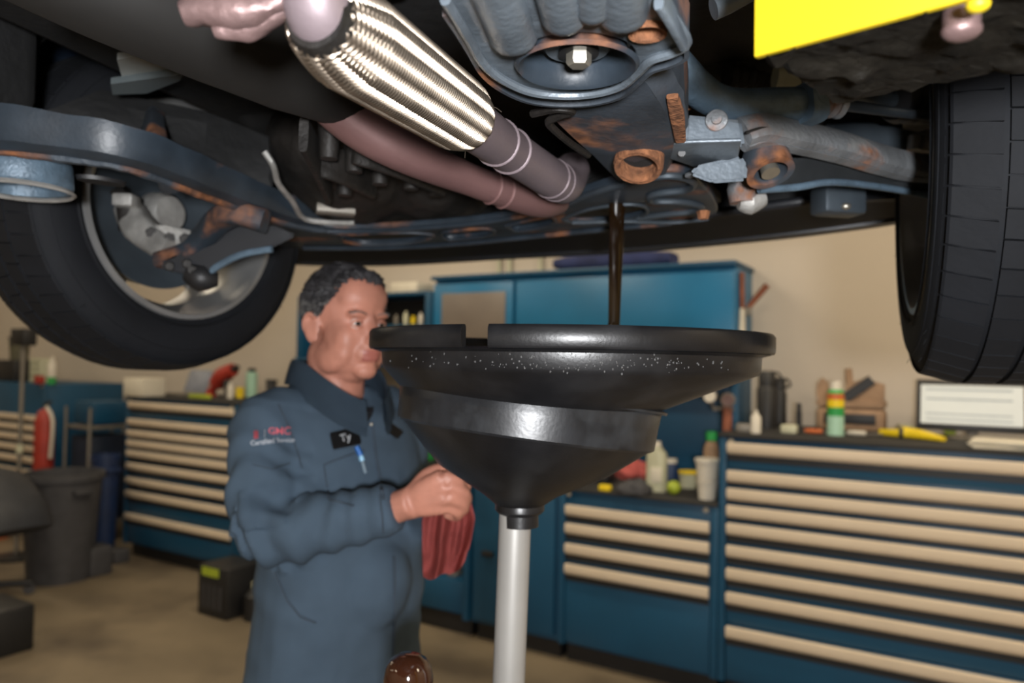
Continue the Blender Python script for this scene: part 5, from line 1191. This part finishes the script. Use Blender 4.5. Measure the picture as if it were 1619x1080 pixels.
def seam(name, pts, r, m_=CLOTHD, lift=.001, par=None):
    bm = nb(); P = []
    for i in range(len(pts)-1):
        for k in range(8): f = k/8; P.append(onc(pts[i][0]*(1-f)+pts[i+1][0]*f, pts[i][1]*(1-f)+pts[i+1][1]*f, lift)[0])
    P.append(onc(*pts[-1], lift)[0]); tube(bm, spline(P, 2), r, 6); return link(name, bm, m_, par or person)
seam('zipper', [(588, 668), (594, 720), (606, 790)], .0035); seam('zipper', [(622, 880), (624, 960), (622, 1040)], .0035)
seam('pocket_seam', [(512, 735), (545, 722), (576, 712)], .002); seam('pocket_seam', [(512, 735), (520, 790), (560, 800)], .002)
seam('sleeve_seam', [(440, 640), (462, 690), (478, 740)], .0022); seam('sleeve_pocket_seam', [(400, 735), (430, 742), (458, 732)], .0018)
seam('waist_seam', [(436, 905), (455, 950), (475, 975), (500, 985)], .0025); seam('cuff_seam', [(600, 782), (604, 812), (606, 842)], .002)
# collar
bm = nb(); nb0 = neck_base
ringp = []
for k in range(25):
    a = math.radians(14+332*k/24); d = BF*math.cos(a)+BR*math.sin(a)
    ringp.append((a, d))
rows = []
VD = lambda a: -.085*max(0, math.cos(a))**1.5
for z, r in ((-.062, .098), (-.03, .088), (.004, .084), (.010, .089), (-.002, .093), (-.022, .098), (-.042, .102)):
    rows.append([bm.verts.new(Vector((nb0.x, nb0.y, 0))+BF*(.012)+d*(r*(1+.10*abs(math.cos(a))))+BF*(.045*max(0, math.cos(a))**1.5)+UPV*(CAMZ+z-.012+VD(a))) for a, d in ringp])
for A, Bq in zip(rows, rows[1:]):
    for j in range(len(A)-1): bm.faces.new((A[j], A[j+1], Bq[j+1], Bq[j]))
bmesh.ops.solidify(bm, geom=bm.faces[:], thickness=.0025); link('collar', bm, CLOTH, person)
bm = nb(); c = Vector((nb0.x, nb0.y, CAMZ-.105))+BF*.035; lathe(bm, [(.0, .02), (.066, .018), (.070, .0), (.078, -.05), (0, -.05)], 28, axisM(c, UPV*.9+BF*.35)); link('undershirt', bm, UNDERSH, person)
# shoes
for s in (1, -1):
    f0 = hips(s)+BF*(.04*s); bm = nb()
    loft(bm, [[f0+BF*x+BR*(w_*p)+UPV*(hh*(q+1)/2+.001) for p, q in rrect(2, 2, .4)] for x, w_, hh in ((-.10, .03, .07), (-.07, .042, .10), (.0, .045, .12), (.09, .048, .085), (.17, .045, .06), (.20, .028, .04))])
    link('boot', bm, BLACK, person)
# --- name patch, pen, sleeve lettering
def decal(name, px, py, dx, dy, w_px, h_px, m_, th=.0015, par=None, nx=10, ny=6, round_=.3):
    """cloth patch following the coverall; centre pixel, unit image direction of its width"""
    bm = nb(); G = []
    for j in range(ny+1):
        row = []
        for i in range(nx+1):
            a = (i/nx-.5)*w_px; b = (j/ny-.5)*h_px
            if abs(a) > w_px/2-1 and abs(b) > h_px/2-1: a *= 1-round_*.12; b *= 1-round_*.2
            row.append(bm.verts.new(onc(px+a*dx-b*dy, py+a*dy+b*dx, th)[0]))
        G.append(row)
    for j in range(ny):
        for i in range(nx): bm.faces.new((G[j][i], G[j][i+1], G[j+1][i+1], G[j+1][i]))
    bmesh.ops.solidify(bm, geom=bm.faces[:], thickness=-.001)
    return link(name, bm, m_, par or person)
def lettering(name, txt, px, py, dx, dy, w_px, m_, lift=.003, par=None):
    c = bpy.data.curves.new('tmp', 'FONT'); c.body = txt; c.align_x = 'CENTER'; c.align_y = 'CENTER'; c.offset = .012
    o = bpy.data.objects.new('tmp', c); COL.objects.link(o); dg = bpy.context.evaluated_depsgraph_get(); me_ = bpy.data.meshes.new_from_object(o.evaluated_get(dg))
    bm = nb(); bm.from_mesh(me_); bpy.data.objects.remove(o); bpy.data.meshes.remove(me_)
    xs = [v.co.x for v in bm.verts]; k = w_px/(max(xs)-min(xs)); cx = (max(xs)+min(xs))/2
    for v in bm.verts:
        a, b = (v.co.x-cx)*k, -v.co.y*k; v.co = onc(px+a*dx-b*dy, py+a*dy+b*dx, lift)[0]
    return link(name, bm, m_, par or person, smooth=False)
ca_, sa_ = math.cos(math.radians(-12)), math.sin(math.radians(-12))
pa = decal('name_patch', 545, 694, ca_, sa_, 46, 28, BLACK, .004)
lettering('name_lettering', 'Ty', 544, 694, ca_, sa_, 17, WTHR, .0075, pa)
c6, s6 = math.cos(math.radians(-5)), math.sin(math.radians(-5))
lettering('sleeve_lettering', 'Certified Service', 431, 698, c6, s6, 68, WTHR)
lettering('sleeve_logo', 'GMC', 441, 682, 1, -.02, 34, PINK)
decal('sleeve_crest', 405, 688, 1, 0, 7, 12, PINK, .003, nx=3, ny=3); decal('sleeve_divider', 418, 686, 1, 0, 1.5, 13, WTHR, .003, nx=1, ny=4)
decal('chest_emblem', 621, 682, .8, .6, 26, 16, BLACK, .004)
p0, n0 = onc(561, 708, .008); p1, _ = onc(568, 722, .007); p2, _ = onc(575, 748, .006)
t = thing('ballpoint_pen', p2, 'blue ballpoint pen clipped in the chest pocket', 'pen')
bm = nb(); tube(bm, [p0, p1], .0055, 10); link('cap', bm, mat('pen_blue', (.01, .12, .42), .35), t)
bm = nb(); tube(bm, [p1, p1.lerp(p2, .3)], .0056, 10); link('clip', bm, mat('pen_pale', (.25, .5, .7), .35), t)
bm = nb(); tube(bm, [p1.lerp(p2, .3), p2], .0030, 8); link('barrel', bm, mat('pen_grey', (.18, .25, .3), .4), t)
bm = nb(); q, n_ = onc(585, 672, .004); ell(bm, q, (.004, .003, .004)); link('zip_pull', bm, CHROME, person)
# --- the rag
bm = nb(); nu, nv = 46, 34
top_l, top_r = (672, 775), (742, 768); bot_l, bot_r = (676, 912), (725, 908)
G = []
for j in range(nv+1):
    f = j/nv; row = []
    for i in range(nu+1):
        g = i/nu; wv = .55+.45*min(1, f*2.2)
        x = 705+(g-.5)*(88-22*f*f)*wv+ (4 if f < .5 else 4-14*(f-.5)); y = 752+f*(160-26*max(0, g-.62)/.38*(1 if f > .8 else .6)) + 5*math.sin(g*9)*f
        d = 1.447+.020*math.sin(g*9+f*2.2+3*noise.noise(Vector((g*3, f*2, 7))))*(.3+f)+.012*math.sin(g*23+1)*(1-f)+.01*noise.noise(Vector((g*4, f*5, 2)))
        row.append(bm.verts.new(D(x, y, d)))
    G.append(row)
for j in range(nv):
    for i in range(nu): bm.faces.new((G[j][i], G[j][i+1], G[j+1][i+1], G[j+1][i]))
bmesh.ops.solidify(bm, geom=bm.faces[:], thickness=.0025)
link('shop_rag', bm, RAG, None, label='red shop rag hanging from the mechanic\'s hands', cat='rag')
